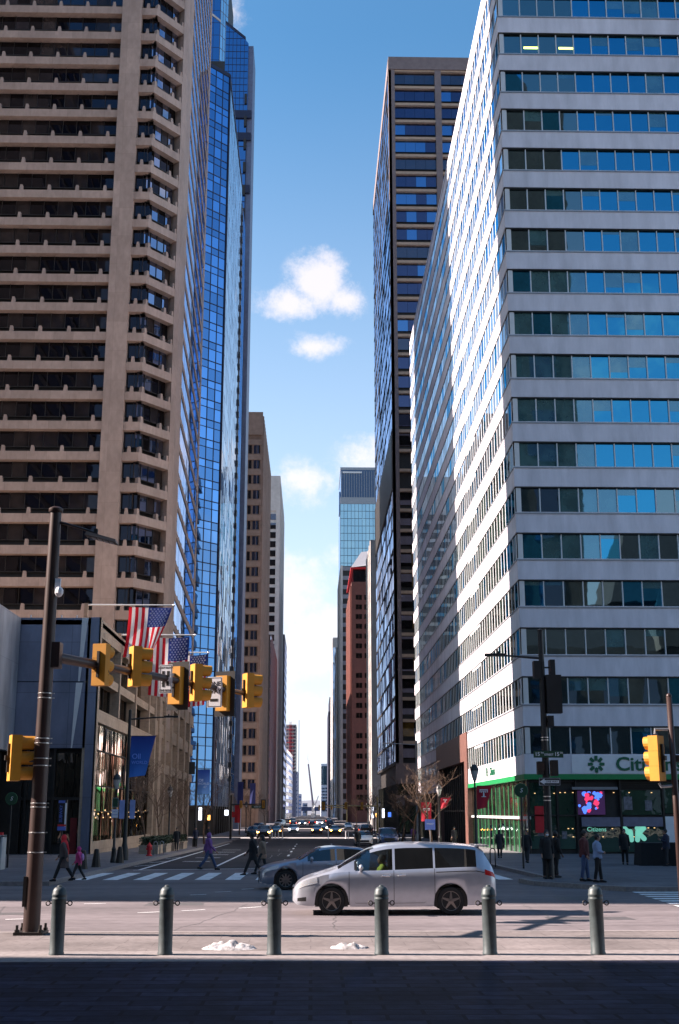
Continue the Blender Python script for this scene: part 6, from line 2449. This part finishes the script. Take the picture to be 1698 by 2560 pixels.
    if bag:
        bx_, bm_ = bag
        b = MB()
        if bx_ == 'pack':
            b.ball(fw(-.2, 0, 1.2), .17 * k, 10, sc=(.6, .85, 1.2))
        else:
            b.ball(fw(.02, -.27, .72), .13 * k, 10, sc=(1.1, .45, 1.2))
            b.tube([fw(.02, -.25, .82), fw(0, -.2, 1.2), fw(0, -.16, 1.45)], .012, 5)
        b.build('bag', bm_, t, smooth=1)
    if arm == 'phone':
        sh, el_, wr, s = arms[0]
        b = MB()
        p = wr + Vector((.10 * k, 0, .05 * k))
        b.box(p.x - .006, p.x + .006, p.y - .038, p.y + .038, p.z - .07, p.z + .08)
        b.build('phone', M_black, t)
    return t
G0 = lambda x, y, dz=.15: (x, y, gz(y) + dz)
PI = math.pi
person('woman in long brown-grey coat with red scarf over her head, walking left', G0(-9.05, 45.95), PI, 1.62, .42, C_GREYC, .5, C_BLK, scarf=C_REDS, arm='swing', lean=.06, bag=('hand', C_BLK))
person('small child in pink jacket with a pale backpack walking behind the woman', G0(-8.62, 46.5), PI, 1.2, .4, C_PINK, .8, C_CHAR, hair=M_hairk, hood=True, bag=('pack', cl('lilac_pack', (.45, .25, .5))))
person('person in purple printed hooded jacket and jeans on the zebra crossing', G0(-5.0, 60.9, 0), R(8), 1.74, .5, C_PURP, .78, C_JEAN, hood=True, mask=True)
person('man in long black coat walking on the zebra crossing near the hatchback', G0(-2.55, 54.8, 0), PI, 1.78, .45, C_BLK, .62, C_BLK, hair=M_hairk, skin=M_skin2, lean=.04)
person('person in tan coat right behind the black-coated man on the crossing', G0(-2.2, 56.0, 0), PI, 1.68, .4, C_TAN, .7, C_CHAR, hair=M_hairk, longhair=True)
person('long-haired woman in dark coat with shoulder bag before the green bank windows', G0(11.5, 75.8), R(75), 1.66, .15, C_CHAR, .55, C_BLK, hair=M_hairk, longhair=True, bag=('hand', C_BLK))
person('dark figure holding a white paper right of the transit sign', G0(11.55, 66.5), R(-120), 1.68, .18, C_BLK, .75, C_CHAR, hat=C_BLK)
person('tall person in black with white face mask left of the dark corner pole', G0(8.95, 47.2), R(-80), 1.78, .08, C_BLK, .72, C_BLK, hat=C_CHAR, mask=True)
person('person in black standing just right of the dark corner pole', G0(9.5, 48.3), R(20), 1.74, .12, C_BLK, .7, C_BLK, hair=M_hairk, skin=M_skin2)
person('man in maroon and dark jacket standing left in the couple', G0(9.98, 45.4), R(-20), 1.78, .12, C_MAROON, .82, C_JEAN, hair=M_hairk)
person('woman in pale denim jacket and black trousers standing right in the couple', G0(10.3, 44.7), R(-15), 1.66, .14, C_DENIM, .86, C_BLK, hair=M_hairk, arm='fold')
person('dark figure before the mint emblem window', G0(16.0, 63.3), R(-100), 1.75, .15, C_BLK, .72, C_BLK, hair=M_hairk)
person('man in dark jacket reading a phone before the white panel at right', G0(17.55, 61.2), PI, 1.76, .08, C_NAVY, .8, C_CHAR, hair=M_hairk, arm='phone')
person('dark figure standing beside the parked white car', G0(4.05, 108, 0), R(-90), 1.72, .1, C_BLK, .7, C_CHAR, hair=M_hairk)
person('small dark figure before the brown granite entrance', G0(12.9, 112), R(-90), 1.7, .25, C_CHAR, .7, C_CHAR, hair=M_hairk, bag=('hand', C_TAN))
person('small dark figure by the first hedge planter', G0(-10.3, 95.5), R(-90), 1.72, .25, C_BLK, .7, C_CHAR, hair=M_hairk)
person('small dark figure past the last hedge planter', G0(-10.2, 110), R(-90), 1.72, .3, C_NAVY, .75, C_BLK, hat=C_CHAR)
for x, y, f, c, l in ((-6.9, 180.5, 0, C_BLK, 'first small walker in black on the far left crossing'), (-4.2, 181, PI, C_TAN, 'small walker in tan on the far left crossing'), (6.4, 180, 0, C_NAVY, 'small walker in navy on the far right crossing'), (8.6, 181.5, PI, C_BLK, 'small walker in black by the far right kerb'), (-10.9, 132, -PI / 2, C_CHAR, 'small walker in charcoal under the farther blue banner'), (11.0, 134, PI / 2, C_PURP, 'small walker in purple near the silver pole'), (10.9, 146, -PI / 2, C_BLK, 'small walker in black past the silver pole')):
    person(l, G0(x, y, .15 if abs(x) > 10 else 0), f, 1.72, .35, c, .75, C_CHAR, hair=M_hairk)
# driver: sits on the front seat of the minivan, nose to the left
person('minivan driver in a yellow-green vest and dark cap at the wheel', (-.48 + 2.38, 33.65 - .42, -.22), PI, 1.7, 0, C_VEST, .86, None, hat=C_BLK, skin=M_skin2, arm='wheel', seated=True)

# low dark stall at the right, before the white panel
st = thing('street_stall', 'low black covered stall between two dark figures at the right', 'stall', (17.0, 62.6, gz(62) + .15))
b = MB()
b.hexa([(-.6, -.8, 0), (2.6, -1.6, 0), (2.6, .6, 0), (-.6, .6, 0), (-.5, -.7, 1.1), (2.5, -1.5, 1.1), (2.5, .5, 1.1), (-.5, .5, 1.1)])
b.build('cover', C_BLK, st)
b = MB()
b.box(1.3, 1.6, -1.72, -1.45, .62, .7)
b.box(1.35, 1.65, -1.72, -1.45, .4, .47)
b.build('pale_strap', M_sign_w, st)

# ------------------------------------------------------------------ bare street trees
def tree(label, x, y, h, spread, seed, m, r0=.12, dens=3, group='bare street trees', lean=0.0, first=.34):
    rnd = random.Random(seed)
    t = thing('bare_tree', label, 'tree', (x, y, gz(y) + .15), 0, group)
    tr, lim, tw = MB(), MB(), MB()
    def branch(p, d, ln, r, lvl):
        n = 4
        pts, rr = [p.copy()], [r]
        q = p.copy()
        dd = d.copy()
        for i in range(n):
            dd = (dd + Vector((rnd.uniform(-.22, .22), rnd.uniform(-.22, .22), rnd.uniform(-.02, .16)))).normalized()
            q = q + dd * ln / n
            pts.append(q.copy())
            rr.append(r * (1 - .62 * (i + 1) / n))
        (tr if lvl == 0 else (lim if lvl == 1 else tw)).tube(pts, rr, 7 if lvl < 2 else 4)
        if lvl >= 4:
            return
        cnt = (6, 5, 4, 4)[lvl] + (1 if dens > 3 else 0)
        for c in range(cnt):
            f = (first + (1 - first) * (c + rnd.random()) / cnt) if lvl == 0 else (.25 + .75 * (c + rnd.random()) / cnt)
            i = min(n - 1, int(f * n))
            bp = pts[i].lerp(pts[i + 1], f * n - i)
            a = rnd.uniform(0, 6.283)
            out = Vector((math.cos(a), math.sin(a), 0))
            up = .75 if lvl < 1 else rnd.uniform(-.1, .7)
            nd = (dd * .55 + out * spread + Vector((0, 0, up * .6))).normalized()
            branch(bp, nd, ln * (.52 if lvl == 0 else .6) * rnd.uniform(.75, 1.15), max(.011, rr[i] * .58), lvl + 1)
    branch(Vector((0, 0, 0)), Vector((lean, 0, 1)).normalized(), h * .62, r0, 0)
    tr.build('trunk', m, t, smooth=1)
    lim.build('limbs', m, t, smooth=1)
    tw.build('twigs', m, t, smooth=1)
    return t
tree('bare pale tree beside the blue notice board at right', 11.4, 117.5, 8.2, .85, 4, M_bark2, .13)
tree('bare tree left of the blue notice board at right', 10.2, 124, 7.8, .95, 9, M_bark2, .13)
tree('bare tree by the silver pole on the right pavement', 10.0, 137, 8.0, .9, 15, M_bark2, .14)
tree('bare tree past the silver pole on the right pavement', 10.4, 152, 8.0, .9, 22, M_bark2, .14)
tree('thin bare tree before the ribbed glass end on left', -12.1, 92.5, 7.2, .6, 31, M_bark, .08)
tree('thin bare tree before the stone pier on left', -12.2, 99.5, 7.0, .65, 38, M_bark, .08)
tree('thin bare tree before the deep stone opening on left', -11.8, 118, 7.0, .7, 44, M_bark, .08)
for i, (x, y) in enumerate(((-11, 128), (-11, 190), (-10.8, 216), (10.6, 208), (10.6, 226), (10.4, 284), (-10.6, 290))):
    tree(('bare tree under the farther blue banner post', 'first bare tree past the cross street at left', 'second bare tree past the cross street at left', 'first bare tree past the cross street at right', 'second bare tree past the cross street at right', 'far bare tree on the right pavement', 'far bare tree on the left pavement')[i], x, y, 7.5, .8, 60 + i, M_bark, .11, first=.4)

# lit shop signs and awnings under the towers farther down the street
def shop_sign(label, x, y, z, w, h, m, side):
    t = thing('shop_sign', label, 'sign', (x, y, z))
    b = MB()
    b.box(-.12, .12, -w / 2, w / 2, -h / 2, h / 2)
    b.build('case', M_metal_dk, t)
    b = MB()
    b.box(-w * .25, w * .25, -w / 2 - .03, -w / 2 - .005, -h / 2 + .04, h / 2 - .04)
    b.build('lit_face', m, t)
E_pale = emit('pale_shop_light', (.8, .85, 1), .9)
E_orange = emit('orange_shop_light', (1, .45, .1), 1.2)
for i, (x, y, z, w, h, m, l) in enumerate(((-13.6, 152, 2.4, .8, 1.6, E_pale, 'pale lit sign under the hotel tower'), (-13.2, 160, 1.9, .7, .7, E_orange, 'small orange lit sign under the hotel tower'), (-13.4, 196, 2.5, 1.2, .9, E_pale, 'pale lit sign below the blue glass tower'), (-13.2, 210, 2.2, 1.0, 1.0, M_red, 'red shop sign below the blue glass tower'),
        (12.6, 200, 2.2, 1.0, .8, E_screen_b, 'blue lit sign below the brown frame tower'), (12.4, 214, 2.4, .8, 1.6, E_pale, 'upright pale sign below the brown frame tower'), (12.2, 232, 2.0, .8, .8, E_orange, 'orange lit sign below the brown frame tower'), (12.3, 250, 2.6, .9, 2.4, E_pale, 'tall pale sign past the brown frame tower'))):
    shop_sign(l, x, y, z, w, h, m, 1)
